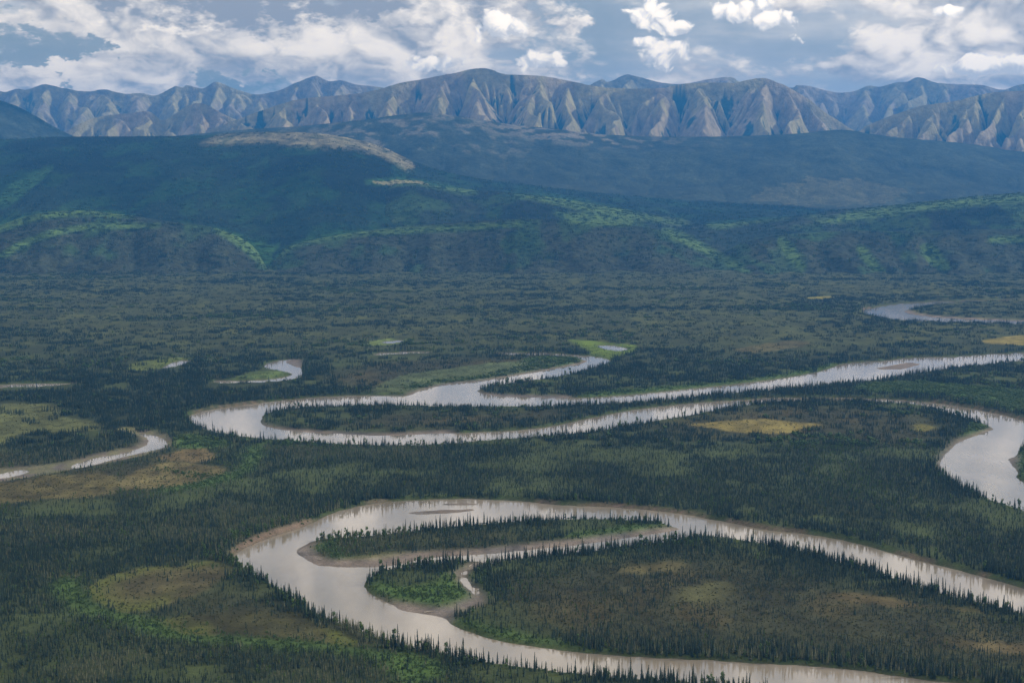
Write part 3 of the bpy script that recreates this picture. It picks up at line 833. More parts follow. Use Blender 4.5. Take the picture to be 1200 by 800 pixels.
def ridge(key, name, label, crest, d_crest, d_front, d_back, z_front, shape, colour, mat, spur_px=None, spur_amp=0.0, spur_lean=0.0, rough=0.0, rough_len=400.0,
          step=3.0, rows=90, seed=0, crest_noise=0.0, z_back=0.0, octv=5, erode=0):
    c = curve(sorted(crest), 8, closed=False)
    px = np.arange(c[0, 0], c[-1, 0], step)
    py = np.interp(px, c[:, 0], c[:, 1])
    dc = d_crest * (1 + 0.05 * (fbm(px / 140, px * 0 + seed, 3, seed) - 0.5)) if np.isscalar(d_crest) else np.interp(px, *zip(*d_crest))
    u, v = (px - CX) / FPX, (CY - py) / FPX
    ryy = math.cos(PITCH) + v * math.sin(PITCH); rzz = v * math.cos(PITCH) - math.sin(PITCH)
    zc = CAM_H + rzz / ryy * dc + crest_noise * (fbm(px / 9, px * 0 + 3, 4, seed + 5) - 0.5)
    ux = u / ryy
    nb = max(8, rows // 4)
    t = np.concatenate([1 - (1 - np.linspace(0, 1, rows)) ** 1.25, 1 + np.linspace(0, 1, nb + 1)[1:]])
    T, PXc = np.meshgrid(t, px, indexing='ij')
    DC = np.broadcast_to(dc, T.shape); ZC = np.broadcast_to(zc, T.shape); UX = np.broadcast_to(ux, T.shape)
    d_foot = d_front + (420 * (fbm(px / 45, px * 0 + seed * 3.1, 3, seed + 51) - 0.55) if d_front < 5700 else 0)
    D = np.where(T <= 1, d_foot + (DC - d_foot) * T, DC + (d_back - DC) * (T - 1))
    Xw, Yw = UX * D, D
    tf = np.clip(T, 0, 1)
    sh = shape(tf)
    Zw = np.where(T <= 1, z_front + (ZC - z_front) * sh, z_back + (ZC - z_back) * (1 - sstep(T, 1.0, 2.0)))
    wobble = (fbm(Xw / (rough_len * 0.8), Yw / (rough_len * 0.8), 3, seed + 11) - 0.5)
    gully = np.zeros_like(T)
    if spur_amp:
        sp = np.array(sorted(spur_px), float)
        ph = np.interp(PXc + spur_lean * (1 - tf) * 30 + wobble * 52, sp, np.arange(len(sp)))
        f = ph - np.floor(ph)
        gully = 1 - np.abs(2 * f - 1)                       # 0 on a spur, 1 in a gully
        g2 = 1 - np.abs(2 * (ph * 3.0 + 0.37 + wobble - np.floor(ph * 3.0 + 0.37 + wobble)) - 1)
        rocky = mat is MAT_ROCK
        w = tf ** 0.35 * (1 - tf) ** (0.45 if rocky else 0.75) * (1.5 if rocky else 1.9)
        if not rocky: gully = gully * gully * (3 - 2 * gully)
        amp = np.random.default_rng(seed + 77).uniform(0.45, 1.3, len(sp) + 2)
        w = w * np.interp(ph, np.arange(len(amp)) + 0.0, amp)
        Zw = Zw - (ZC - z_front) * w * spur_amp * (gully ** 1.1 * 0.8 + g2 * 0.20 * (1 - tf))
    flow = np.zeros_like(T)
    if rough and erode:
        Zw = Zw + rough * 0.9 * (fbm(Xw / rough_len, Yw / rough_len, 5, seed + 31) - 0.5) * np.where(T <= 1, (1 - tf ** 4) * tf ** 0.4, 0)
        Zw[:rows], flow[:rows] = carve(Xw[:rows], Yw[:rows], Zw[:rows], erode, soft=0.06)
        gully = np.clip(0.55 * gully + 0.6 * np.clip(np.log(flow + 1e-3) / 4.6, 0, 1), 0, 1)
    elif rough:
        rn = ridged(Xw / rough_len, Yw / rough_len, octv, seed + 31) - 0.55
        Zw = Zw + rough * rn * np.where(T <= 1, (1 - tf ** 3) * tf ** 0.5, np.clip((T - 1) * 3, 0, 1))
    PXp, PYp = project(Xw, Yw, Zw)
    cl = colour(PXp, PYp, tf, gully, Xw, Yw, Zw)
    nr_, nc_ = T.shape
    ix = np.arange(nr_ * nc_).reshape(nr_, nc_)
    q = np.stack([ix[:-1, :-1], ix[:-1, 1:], ix[1:, 1:], ix[1:, :-1]], -1).reshape(-1, 4)
    o = mesh_np(name, np.stack([Xw, Yw, Zw], -1).reshape(-1, 3), q, mat, True, True, np.clip(cl, 0.004, 0.8).reshape(-1, 3))
    tag(o, label, kind='structure')
    RIDGES[key] = dict(px=px, t=t, X=Xw, Y=Yw, Z=Zw, PX=PXp, PY=PYp, rows=rows)
    return o


A = np.array
GREEN_BANDS = [   # birch and alder bands on the foothills, as traced
    [(250, 268), (275, 272), (300, 282), (320, 288), (328, 284), (318, 300), (316, 312), (300, 308), (278, 288), (258, 275)],
    [(318, 306), (330, 293), (360, 280), (420, 271), (500, 266), (600, 262), (600, 266), (500, 272), (420, 277), (360, 287), (335, 298)],
    [(0, 262), (40, 250), (95, 246), (150, 251), (155, 255), (95, 253), (40, 259), (0, 272)],
    [(0, 296), (40, 276), (100, 264), (180, 262), (180, 267), (100, 270), (45, 283), (5, 302)],
    [(775, 268), (800, 272), (840, 294), (880, 318), (866, 318), (825, 298), (790, 281)],
    [(430, 212), (470, 209), (520, 216), (560, 225), (540, 227), (490, 217), (440, 217)],
    [(600, 228), (660, 230), (720, 243), (790, 258), (810, 262), (780, 262), (700, 250), (640, 238)],
    [(960, 262), (1000, 248), (1070, 238), (1150, 231), (1200, 228), (1200, 236), (1100, 245), (1010, 258)],
    [(910, 282), (922, 281), (945, 310), (936, 315)], [(1003, 292), (1014, 291), (1038, 318), (1028, 322)], [(1078, 290), (1095, 288), (1112, 312), (1098, 316)],
    [(1160, 278), (1200, 277), (1200, 283), (1160, 284)], [(830, 262), (900, 256), (930, 255), (880, 262), (840, 268)],
    [(0, 225), (30, 205), (60, 195), (50, 210), (20, 235), (0, 245)],
    [(650, 250), (720, 252), (740, 264), (680, 262)],
]


def foothill_colour(PX, PY, t, g, X, Y, Z):
    a = fbm(X / 220, Y / 220, 4, 61)[..., None]; b_ = fbm(X / 45, Y / 45, 3, 62)[..., None]; c = fbm(X / 900, Y / 700, 3, 63)[..., None]
    base = A([0.022, 0.035, 0.024]) * (0.6 + 0.8 * b_)
    base = base + A([0.014, 0.013, 0.008]) * sstep(a, 0.45, 0.68)
    base = base * (1 - 0.5 * sstep(c, 0.5, 0.62))
    base = base + A([0.012, 0.03, 0.0]) * sstep(fbm(X / 130, Y / 300, 3, 66)[..., None], 0.55, 0.7)
    for pts in GREEN_BANDS:
        m = sum(paint(PX + (a[..., 0] - 0.5) * 8, PY + (b_[..., 0] - 0.5) * 3 + o_, pts) for o_ in (-2.4, -0.8, 0.8, 2.4))[..., None] * 0.24
        base = base * (1 - m) + A([0.080, 0.135, 0.036]) * (0.7 + 0.6 * b_) * m
    return base


BALD = [(232, 168), (262, 160), (300, 155), (340, 153), (380, 154), (420, 161), (455, 172), (482, 188), (488, 196), (474, 199), (455, 187), (425, 178), (390, 174), (352, 172), (310, 167), (270, 169)]


def scarp_colour(PX, PY, t, g, X, Y, Z):
    b_ = fbm(X / 30, Y / 40, 3, 68)[..., None]
    base = foothill_colour(PX, PY, t, g, X, Y, Z)
    green = sstep(base[..., 1:2] - base[..., 0:1], 0.012, 0.03)
    brown = A([0.045, 0.051, 0.028]) * (0.55 + 0.9 * b_)
    k = (1 - green) * 0.75 * sstep(1.02 - t[..., None], 0.0, 0.2)
    return base * (1 - k) + brown * k


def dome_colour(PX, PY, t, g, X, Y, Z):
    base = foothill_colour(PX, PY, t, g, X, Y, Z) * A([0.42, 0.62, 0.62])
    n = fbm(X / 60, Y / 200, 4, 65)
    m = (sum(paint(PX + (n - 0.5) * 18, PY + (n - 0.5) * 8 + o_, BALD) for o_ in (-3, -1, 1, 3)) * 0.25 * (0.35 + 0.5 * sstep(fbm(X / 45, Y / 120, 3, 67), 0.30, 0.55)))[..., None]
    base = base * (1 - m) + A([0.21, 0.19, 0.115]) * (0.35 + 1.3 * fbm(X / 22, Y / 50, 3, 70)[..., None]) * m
    k = (paint(PX + (n - 0.5) * 10, PY + (n - 0.5) * 6, [(438, 213), (470, 211), (500, 215), (495, 219), (450, 217)]) * 0.8)[..., None]
    return base * (1 - k) + A([0.22, 0.20, 0.10]) * k


def backhill_colour(PX, PY, t, g, X, Y, Z):
    a = fbm(X / 260, Y / 300, 4, 81); b_ = fbm(X / 70, Y / 110, 4, 82)
    c_ = fbm(X / 24, Y / 40, 2, 83)
    base = A([0.036, 0.046, 0.030]) * (0.25 + 0.9 * b_[..., None] + 0.6 * c_[..., None]) * (0.6 + 0.9 * a[..., None])
    rock = sstep(a * 0.6 + b_ * 0.4, 0.54, 0.63) * np.exp(-((PX - 480) / 150.0) ** 2) * sstep(t, 0.45, 0.85) * 0.35
    rock = np.maximum(rock, 0.5 * sstep(b_ + a * 0.3, 0.66, 0.75) * np.exp(-((PX - 660) / 130.0) ** 2) * sstep(t, 0.75, 0.97))
    base = base * (1 - rock[..., None]) + A([0.30, 0.255, 0.20]) * rock[..., None]
    pale = (paint(PX + (a - 0.5) * 60, PY + (b_ - 0.5) * 14, [(880, 236), (930, 214), (1000, 208), (1060, 222), (1040, 240)]) * 0.5)[..., None]  # sunlight breaking onto the lower right slope, painted into the hill colour
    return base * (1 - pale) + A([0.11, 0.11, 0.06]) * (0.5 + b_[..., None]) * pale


def mountain_colour(veg_line, veg_gain=1.0, tint=(1, 1, 1)):
    def f(PX, PY, t, g, X, Y, Z):
        a = fbm(X / 420, Y / 420, 4, 91); b_ = fbm(X / 85, Y / 110, 4, 92)
        rock = A([0.285, 0.230, 0.140]) * (0.55 + 0.9 * b_[..., None]) * A(tint)
        grass = A([0.290, 0.255, 0.100])
        gm_ = (sstep(a + (1 - g) * 0.12, 0.50, 0.66) * sstep(t, 0.15, 0.5) * 0.75)[..., None]
        rock = rock * (1 - gm_) + grass * (0.7 + 0.6 * b_[..., None]) * gm_
        veg = sstep((veg_line - t) * 1.3 + (g - 0.42) * 1.25 + (a - 0.5) * 1.2 + (b_ - 0.5) * 2.2, -0.02, 0.14) * veg_gain
        veg = np.clip(veg, 0, 1)[..., None]
        return rock * (1 - veg) + A([0.030, 0.048, 0.030]) * (0.6 + 0.8 * b_[..., None]) * veg
    return f


lin = lambda t: t
ridge('left_foothill', 'foothill', 'low green rimmed foothill at the left edge of the plain', [(-420, 236), (-250, 240), (-100, 262), (-30, 272), (0, 264), (40, 251), (90, 246.5), (140, 251), (200, 260), (250, 267), (290, 284), (318, 314), (340, 330)],
      6350, 5500, 7300, -6, lambda t: 0.55 * sstep(t, 0.02, 1.05) + 0.45 * t ** 1.6, scarp_colour, MAT_HILL, [-420, -250, -140, -20, 60, 130, 200, 262, 320, 345], 0.24, 0.6, 9, 300, 2.5, 90, 3)
ridge('middle_foothill', 'foothill', 'long even foothill behind the centre of the plain', [(292, 326), (306, 314), (322, 299), (345, 287), (400, 275), (470, 266), (530, 261), (600, 257), (660, 258), (720, 262), (770, 269), (800, 279), (840, 299), (880, 324)],
      6400, 5560, 7300, -6, lambda t: 0.55 * sstep(t, 0.02, 1.05) + 0.45 * t ** 1.6, scarp_colour, MAT_HILL, [280, 340, 420, 500, 590, 680, 770, 850, 900], 0.20, -0.5, 8, 300, 2.5, 90, 4)
ridge('right_foothill', 'foothill', 'scarp with dark gullies at the right edge of the plain', [(815, 326), (835, 306), (855, 292), (885, 281), (920, 275), (1000, 271), (1060, 272), (1110, 270), (1200, 268), (1300, 262), (1500, 262), (1620, 280)],
      6300, 5560, 7300, -6, lambda t: 0.55 * sstep(t, 0.02, 1.05) + 0.45 * t ** 1.6, scarp_colour, MAT_HILL, [800, 870, 930, 975, 1020, 1060, 1100, 1150, 1200, 1290, 1400, 1630], 0.24, -1.2, 8, 300, 2.5, 90, 5)
ridge('right_hill', 'hill', 'broad dark hill rising behind the right scarp', [(560, 300), (640, 284), (700, 277), (760, 268), (850, 262), (920, 255), (970, 248), (1030, 242), (1080, 237), (1140, 230), (1200, 226), (1300, 222), (1480, 230), (1640, 245)],
      7500, 6300, 9000, -6, lambda t: np.sin(t * math.pi / 2) ** 0.9, foothill_colour, MAT_HILL, [540, 700, 830, 960, 1080, 1200, 1340, 1500, 1660], 0.14, 0.8, 14, 420, 2.5, 80, 6)
ridge('low_ridge', 'hill', 'low wooded ridge leading down right of the bald dome', [(250, 285), (330, 262), (400, 238), (440, 222), (475, 215), (520, 219), (570, 224), (620, 228), (670, 235), (720, 243), (780, 253), (840, 263), (900, 276), (960, 290)],
      7900, 6300, 9000, -6, lambda t: np.sin(t * math.pi / 2) ** 0.9, foothill_colour, MAT_HILL, [240, 360, 480, 600, 720, 850, 970], 0.14, -0.8, 14, 420, 2.5, 80, 7)
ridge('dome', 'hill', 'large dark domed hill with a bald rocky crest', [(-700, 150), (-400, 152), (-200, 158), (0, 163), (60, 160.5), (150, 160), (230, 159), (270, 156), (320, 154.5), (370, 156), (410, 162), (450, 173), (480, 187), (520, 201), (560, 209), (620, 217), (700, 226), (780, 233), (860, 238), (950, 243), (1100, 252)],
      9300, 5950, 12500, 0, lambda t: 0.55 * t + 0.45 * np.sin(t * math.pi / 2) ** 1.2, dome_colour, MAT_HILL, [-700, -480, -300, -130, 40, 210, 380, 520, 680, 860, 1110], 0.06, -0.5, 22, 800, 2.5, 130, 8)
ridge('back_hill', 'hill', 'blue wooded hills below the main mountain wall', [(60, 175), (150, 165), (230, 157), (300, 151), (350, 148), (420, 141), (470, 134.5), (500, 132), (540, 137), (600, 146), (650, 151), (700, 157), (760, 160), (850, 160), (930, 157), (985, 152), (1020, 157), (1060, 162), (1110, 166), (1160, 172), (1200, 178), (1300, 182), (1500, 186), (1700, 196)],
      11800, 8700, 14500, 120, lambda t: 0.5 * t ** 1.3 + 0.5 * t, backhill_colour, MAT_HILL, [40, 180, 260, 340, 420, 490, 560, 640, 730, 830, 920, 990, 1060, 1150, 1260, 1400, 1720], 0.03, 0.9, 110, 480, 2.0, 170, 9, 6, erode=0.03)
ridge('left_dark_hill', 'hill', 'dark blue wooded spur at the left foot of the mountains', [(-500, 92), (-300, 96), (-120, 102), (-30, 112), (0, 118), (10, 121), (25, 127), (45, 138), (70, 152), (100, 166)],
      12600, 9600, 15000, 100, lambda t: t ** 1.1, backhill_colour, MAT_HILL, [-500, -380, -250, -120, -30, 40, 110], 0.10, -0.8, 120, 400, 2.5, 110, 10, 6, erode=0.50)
ridge('main_mountain', 'mountain', 'long sunlit mountain wall with pale ribs and dark gullies', [(180, 172), (230, 157), (260, 147), (300, 132), (340, 119), (370, 114), (400, 112), (440, 106), (467, 98), (500, 92), (533, 85.5), (550, 81.5), (565, 80), (577, 82), (592, 87), (633, 89), (672, 96), (690, 100), (713, 103), (745, 104), (777, 103), (800, 98.5), (837, 97), (860, 97), (887, 92), (900, 92.5), (913, 97.5), (927, 104), (950, 118), (967, 132), (985, 143), (1020, 165), (1060, 182)],
      15400, 11900, 18500, 330, lambda t: 0.5 * t + 0.5 * t ** 1.5, mountain_colour(0.53), MAT_ROCK,
      [170, 232, 282, 330, 372, 412, 455, 507, 557, 632, 668, 713, 777, 822, 893, 932, 968, 1010, 1060], 0.50, -0.45, 150, 420, 1.5, 250, 12, 10, octv=6, erode=0.75)
ridge('right_spur', 'mountain', 'patchy tan mountain spur at the right', [(985, 168), (1000, 160), (1017, 147), (1050, 134), (1080, 124), (1117, 119), (1150, 111), (1170, 108), (1200, 106), (1300, 98), (1420, 104), (1600, 120)],
      14200, 11700, 17000, 330, lambda t: 0.6 * t + 0.4 * t ** 1.4, mountain_colour(0.55), MAT_ROCK, [980, 1030, 1062, 1098, 1135, 1172, 1215, 1270, 1340, 1430, 1600], 0.44, 1.2, 150, 380, 1.6, 180, 13, 10, octv=6, erode=0.75)
ridge('left_cones', 'mountain', 'pale conical spurs in front of the left mountains', [(50, 170), (85, 150), (112, 138), (150, 133), (175, 131), (192, 141), (215, 127), (236, 121), (262, 134), (282, 143), (315, 162)],
      15800, 13000, 18000, 330, lambda t: 0.6 * t + 0.4 * t ** 1.4, mountain_colour(0.36, 0.9), MAT_ROCK, [45, 85, 130, 172, 205, 236, 270, 320], 0.42, 0.3, 130, 330, 1.6, 170, 14, 10, octv=6, erode=0.75)
ridge('left_mountains', 'mountain', 'grey peaked mountains on the left skyline', [(-500, 88), (-350, 96), (-200, 92), (-90, 104), (-30, 100), (0, 107), (7, 108), (20, 104), (32, 105), (50, 99), (60, 100), (77, 104), (103, 107.5), (122, 105), (145, 110), (163, 109), (182, 112), (200, 104), (206, 101), (214, 103), (220, 100), (237, 104), (250, 97), (258, 97.5), (275, 104), (293, 110), (307, 110.5), (327, 106), (347, 97), (367, 89.5), (373, 89.5), (385, 95), (400, 94.5), (417, 99), (442, 102), (500, 112), (560, 124), (620, 140)],
      19500, 15200, 23500, 330, lambda t: 0.6 * t + 0.4 * t ** 1.4, mountain_colour(0.30, 0.8, (0.9, 0.95, 1.05)), MAT_ROCK, [-500, -400, -310, -220, -140, -60, -10, 22, 52, 90, 122, 160, 205, 222, 252, 300, 335, 370, 402, 440, 500, 620], 0.40, 0.3, 180, 480, 1.7, 180, 15, 12, octv=6, erode=0.75)
ridge('right_mountains', 'mountain', 'distant grey mountains on the right skyline', [(640, 118), (675, 106), (690, 100.5), (705, 93), (713, 96), (733, 88), (742, 89), (755, 92), (775, 97), (800, 98.5), (837, 92), (858, 91), (867, 96), (890, 100), (927, 103), (934, 100), (953, 102), (977, 108), (1000, 107.5), (1017, 101), (1032, 101.7), (1050, 96.7), (1063, 96), (1073, 91), (1082, 91.7), (1100, 97.5), (1133, 99), (1153, 100), (1175, 105), (1200, 98.7), (1260, 92), (1380, 100), (1500, 94), (1650, 108)],
      19800, 15200, 23500, 330, lambda t: 0.6 * t + 0.4 * t ** 1.4, mountain_colour(0.34, 0.85, (0.92, 0.95, 1.03)), MAT_ROCK, [640, 705, 735, 790, 845, 890, 935, 975, 1018, 1050, 1074, 1110, 1150, 1200, 1260, 1330, 1400, 1500, 1650], 0.42, 0.4, 180, 480, 1.7, 180, 16, 12, octv=6, erode=0.75)


# ---------------------------------------------------------------- plants: prototypes
def tree_mesh(name, parts, link=False):
    """parts: list of (verts, tris, material, tint per vertex) joined into one mesh."""
    V, F, M, Tn, off = [], [], [], [], 0
    mats = []
    for v, f, m, tn in parts:
        if m not in mats: mats.append(m)
        V.append(v); F.append(f + off); M.append(np.full(len(f), mats.index(m))); Tn.append(tn); off += len(v)
    V, F, M, Tn = np.vstack(V), np.vstack(F), np.concatenate(M), np.concatenate(Tn)
    me = bpy.data.meshes.new(name)
    me.vertices.add(len(V)); me.vertices.foreach_set('co', V.astype(np.float32).ravel())
    me.loops.add(F.size); me.loops.foreach_set('vertex_index', F.astype(np.int32).ravel())
    me.polygons.add(len(F)); me.polygons.foreach_set('loop_start', np.arange(0, F.size, 3, dtype=np.int32)); me.polygons.foreach_set('loop_total', np.full(len(F), 3, np.int32))
    for m in mats: me.materials.append(m)
    me.polygons.foreach_set('material_index', M.astype(np.int32))
    at = me.attributes.new('tint', 'FLOAT', 'POINT'); at.data.foreach_set('value', Tn.astype(np.float32))
    me.update(calc_edges=True)
    return me


def crown_part(rng, h, r, layers, nb, mat, low=0.08, tint=None, full=0.85):
    """Whorls of drooping branches that narrow to a spire."""
    v, f, tn = [], [], []
    tint = rng.random() if tint is None else tint
    for k in range(layers):
        q = k / (layers - 0.3)
        z = h * (low + (1 - low) * q)
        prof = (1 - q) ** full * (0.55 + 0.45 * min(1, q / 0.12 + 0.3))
        rr = r * prof * rng.uniform(0.72, 1.22) + 0.012 * h
        droop = rr * rng.uniform(0.35, 0.7) + 0.02 * h
        dz_ = h / layers * 1.15
        a0 = rng.uniform(0, 6.28)
        for b in range(nb):
            if rng.random() < 0.08: continue
            a = a0 + 6.2832 * b / nb + rng.uniform(-0.25, 0.25)
            w = 3.1416 / nb * rng.uniform(0.8, 1.25)
            L = rr * rng.uniform(0.65, 1.15)
            n = len(v)
            v += [(0, 0, z + dz_ * 0.8), (L * 0.62 * math.cos(a - w), L * 0.62 * math.sin(a - w), z - droop * 0.35), (L * math.cos(a), L * math.sin(a), z - droop * 0.7), (L * 0.62 * math.cos(a + w), L * 0.62 * math.sin(a + w), z - droop * 0.35)]
            f += [(n, n + 1, n + 2), (n, n + 2, n + 3)]
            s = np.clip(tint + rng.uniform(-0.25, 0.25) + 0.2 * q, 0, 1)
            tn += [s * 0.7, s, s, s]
    n = len(v)
    v += [(0.012 * h, 0, h * 0.86), (-0.006 * h, 0.010 * h, h * 0.86), (-0.006 * h, -0.010 * h, h * 0.86), (0, 0, h * 1.02)]
    f += [(n, n + 1, n + 3), (n + 1, n + 2, n + 3), (n + 2, n, n + 3)]; tn += [tint] * 4
    return np.array(v), np.array(f), mat, np.array(tn)


def trunk_part(h, r, mat, sides=5):
    v, f = [], []
    for z, k in ((-0.6, 1.15), (h * 0.5, 0.65), (h, 0.06)):
        v += [(r * k * math.cos(6.2832 * i / sides), r * k * math.sin(6.2832 * i / sides), z) for i in range(sides)]
    for l in range(2):
        for i in range(sides):
            a, b = l * sides + i, l * sides + (i + 1) % sides
            f += [(a, b, b + sides), (a, b + sides, a + sides)]
    return np.array(v), np.array(f), mat, np.full(len(v), 0.5)


def leafy_part(rng, h, rx, n, mat, low=0.25, size=0.9, tint=None, lobes=5):
    """Leaf clumps spread through an uneven crown."""
    tint = rng.random() if tint is None else tint
    cs = [(rng.uniform(-0.45, 0.45) * rx, rng.uniform(-0.45, 0.45) * rx, h * rng.uniform(low + 0.12, 0.85), rng.uniform(0.45, 0.75)) for _ in range(lobes)]
    v, f, tn = [], [], []
    for i in range(n):
        cx, cy, cz, k = cs[i % lobes]
        d = rng.normal(size=3); d /= np.linalg.norm(d) + 1e-6
        rad = k * rng.uniform(0.55, 1.0)
        c = A([cx + d[0] * rx * rad * 0.8, cy + d[1] * rx * rad * 0.8, cz + d[2] * h * (1 - low) * 0.33 * rad])
        c[2] = max(c[2], 0.1)
        nrm = d * 0.7 + rng.normal(size=3) * 0.5 + A([0, 0, 0.45]); nrm /= np.linalg.norm(nrm)
        e1 = np.cross(nrm, rng.normal(size=3)); e1 /= np.linalg.norm(e1) + 1e-6; e2 = np.cross(nrm, e1)
        s = size * rng.uniform(0.6, 1.3)
        k0 = len(v)
        v += [c + e1 * s, c - e1 * s * 0.5 + e2 * s * 0.85, c - e1 * s * 0.5 - e2 * s * 0.85]
        f.append((k0, k0 + 1, k0 + 2))
        q = np.clip(tint + rng.uniform(-0.3, 0.3), 0, 1); tn += [q] * 3
    return np.array(v), np.array(f), mat, np.array(tn)


def moved(part, x, y, s=1.0, tilt=0.0):
    v, f, m, t = part
    v = v * s
    return np.stack([v[:, 0] + x + tilt * v[:, 2], v[:, 1] + y, v[:, 2]], 1), f, m, t


proto_col = bpy.data.collections.new('plants_single')
clump_col = bpy.data.collections.new('plants_clump')
prng = np.random.default_rng(5)
# single plants, unit height 10 m
SINGLE = []
def add_proto(col_, name, parts):
    o = bpy.data.objects.new('%s_%02d' % (name, len(col_.objects)), tree_mesh(name, parts)); col_.objects.link(o)

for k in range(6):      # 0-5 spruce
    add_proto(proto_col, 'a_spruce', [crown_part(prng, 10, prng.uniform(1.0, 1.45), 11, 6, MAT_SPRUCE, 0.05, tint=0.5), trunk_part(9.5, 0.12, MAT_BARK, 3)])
for k in range(2):      # 6-7 pale larch or half dead spruce
    add_proto(proto_col, 'b_larch', [crown_part(prng, 10, 1.1, 8, 5, MAT_LARCH, 0.1, tint=0.5), trunk_part(9.5, 0.14, MAT_BARK, 3)])
for k in range(3):      # 8-10 birch
    add_proto(proto_col, 'c_birch', [leafy_part(prng, 10, 2.8, 110, MAT_BIRCH, 0.15, 0.85, tint=0.5), trunk_part(7, 0.14, MAT_BARK, 3)])
for k in range(3):      # 11-13 willow
    add_proto(proto_col, 'd_willow', [leafy_part(prng, 6, 4.5, 90, MAT_WILLOW, 0.0, 1.0, tint=0.5, lobes=6)])
for k in range(2):      # 14-15 low heath shrub
    add_proto(proto_col, 'e_heath', [leafy_part(prng, 3, 4.5, 60, MAT_HEATH, 0.0, 0.8, tint=0.5, lobes=6)])

CR = 12.0


def clump(name, kind, n):
    parts = []
    for i in range(n):
        a, q = prng.uniform(0, 6.28), CR * math.sqrt(prng.random())
        x, y_ = q * math.cos(a), q * math.sin(a)
        s = float(np.clip(prng.normal(1.0, 0.22), 0.5, 1.5))
        u_ = prng.random()
        if kind == 'spruce' and u_ < 0.93 or kind == 'mixed' and u_ < 0.62: pt = crown_part(prng, 10, prng.uniform(1.0, 1.5), 6, 5, MAT_SPRUCE, 0.04)
        elif kind == 'spruce': pt = crown_part(prng, 10, 1.1, 5, 5, MAT_LARCH, 0.08)
        elif kind == 'mixed' and u_ < 0.80: pt = crown_part(prng, 10, 1.1, 5, 5, MAT_LARCH, 0.08)
        else: pt = leafy_part(prng, 8.5, 3.0, 34, MAT_BIRCH, 0.08, 1.35)
        parts.append(moved(pt, x, y_, s))
    add_proto(clump_col, name, parts)


for k in range(4): clump('a_spruces', 'spruce', 20)       # 0-3
for k in range(3): clump('b_mixed', 'mixed', 18)          # 4-6
for k in range(3): clump('c_birches', 'birch', 15)        # 7-9
for k in range(3): clump('d_sparse', 'spruce', 7)         # 10-12


def scatter(name, label, pos, kind, scl, rotz, col_, zs=None):
    """One stuff object: a cloud of points that carries instances of the plants in col_."""
    me = bpy.data.meshes.new(name)
    me.vertices.add(len(pos)); me.vertices.foreach_set('co', np.asarray(pos, np.float32).ravel())
    a = me.attributes.new('pick', 'INT', 'POINT'); a.data.foreach_set('value', np.asarray(kind, np.int32))
    a = me.attributes.new('size', 'FLOAT_VECTOR', 'POINT'); a.data.foreach_set('vector', np.asarray(scl, np.float32).ravel())
    rot = np.zeros((len(pos), 3), np.float32); rot[:, 2] = rotz
    rot[:, 0] = RNG.normal(0, 0.03, len(pos)); rot[:, 1] = RNG.normal(0, 0.03, len(pos))
    a = me.attributes.new('turn', 'FLOAT_VECTOR', 'POINT'); a.data.foreach_set('vector', rot.ravel())
    o = bpy.data.objects.new(name, me); COL.objects.link(o)
    ng = bpy.data.node_groups.new(name + '_nodes', 'GeometryNodeTree')
    ng.interface.new_socket('Geometry', in_out='INPUT', socket_type='NodeSocketGeometry')
    ng.interface.new_socket('Geometry', in_out='OUTPUT', socket_type='NodeSocketGeometry')
    N = ng.nodes
    gi, go = N.new('NodeGroupInput'), N.new('NodeGroupOutput')
    ci = N.new('GeometryNodeCollectionInfo'); ci.inputs['Collection'].default_value = col_
    ci.inputs['Separate Children'].default_value = True; ci.inputs['Reset Children'].default_value = True
    ip = N.new('GeometryNodeInstanceOnPoints'); ip.inputs['Pick Instance'].default_value = True
    def named(nm, tp):
        n = N.new('GeometryNodeInputNamedAttribute'); n.data_type = tp; n.inputs['Name'].default_value = nm
        return n.outputs[0]
    L = ng.links.new
    L(gi.outputs[0], ip.inputs['Points']); L(ci.outputs[0], ip.inputs['Instance'])
    L(named('pick', 'INT'), ip.inputs['Instance Index'])
    er = N.new('FunctionNodeEulerToRotation'); L(named('turn', 'FLOAT_VECTOR'), er.inputs[0]); L(er.outputs[0], ip.inputs['Rotation'])
    L(named('size', 'FLOAT_VECTOR'), ip.inputs['Scale'])
    L(ip.outputs[0], go.inputs[0])
    md = o.modifiers.new('plants', 'NODES'); md.node_group = ng
    tag(o, label, kind='stuff')
    return o


# ---------------------------------------------------------------- plants: where they grow
def trapezoid(n, d0, d1, p0=-170, p1=1370):
    d = np.sqrt(RNG.uniform(d0 * d0, d1 * d1, n))
    p = RNG.uniform(p0, p1, n)
    return (p - CX) / FPX * d / 0.993, d


def area(d0, d1, p0=-170, p1=1370): return (p1 - p0) / FPX / 0.993 * (d1 * d1 - d0 * d0) / 2


patch1 = fbm(GX / 110, GY / 110, 4, 101); patch2 = fbm(GX / 240, GY / 300, 4, 102); patch3 = fbm(GX / 50, GY / 50, 3, 103)
gap = sstep(patch1 * 0.6 + patch3 * 0.4, 0.36, 0.50)
dens = (0.28 + 0.72 * gap) * (1 - 0.45 * open_w * (0.4 + 1.0 * sstep(patch3, 0.42, 0.6)))
streak = fbm(GX / 330, GY / 150, 4, 104)
plain_d = sstep(streak, 0.46, 0.66)
fm = sstep(GY, 2700, 3300)
near_water = np.exp(-np.clip(sd, 0, 200) / 55.0)
dens = dens * (1 - fm) + np.maximum(plain_d * 0.5 + 0.42, near_water * 0.8) * fm
mclear = sstep(meadow_soft + (patch3 - 0.5) * 0.6, 0.2, 0.6)
dens = dens * (1 - np.where(np.isin(meadow_id, (3, 4, 5, 6, 8)), 0.93, 0.975) * mclear)
near_small = np.zeros((NY, NX), np.float32)
little = far_small & ~mask(FAR_RIVER)
for k in range(1, 22): near_small[:-k] = np.maximum(near_small[:-k], little[k:])
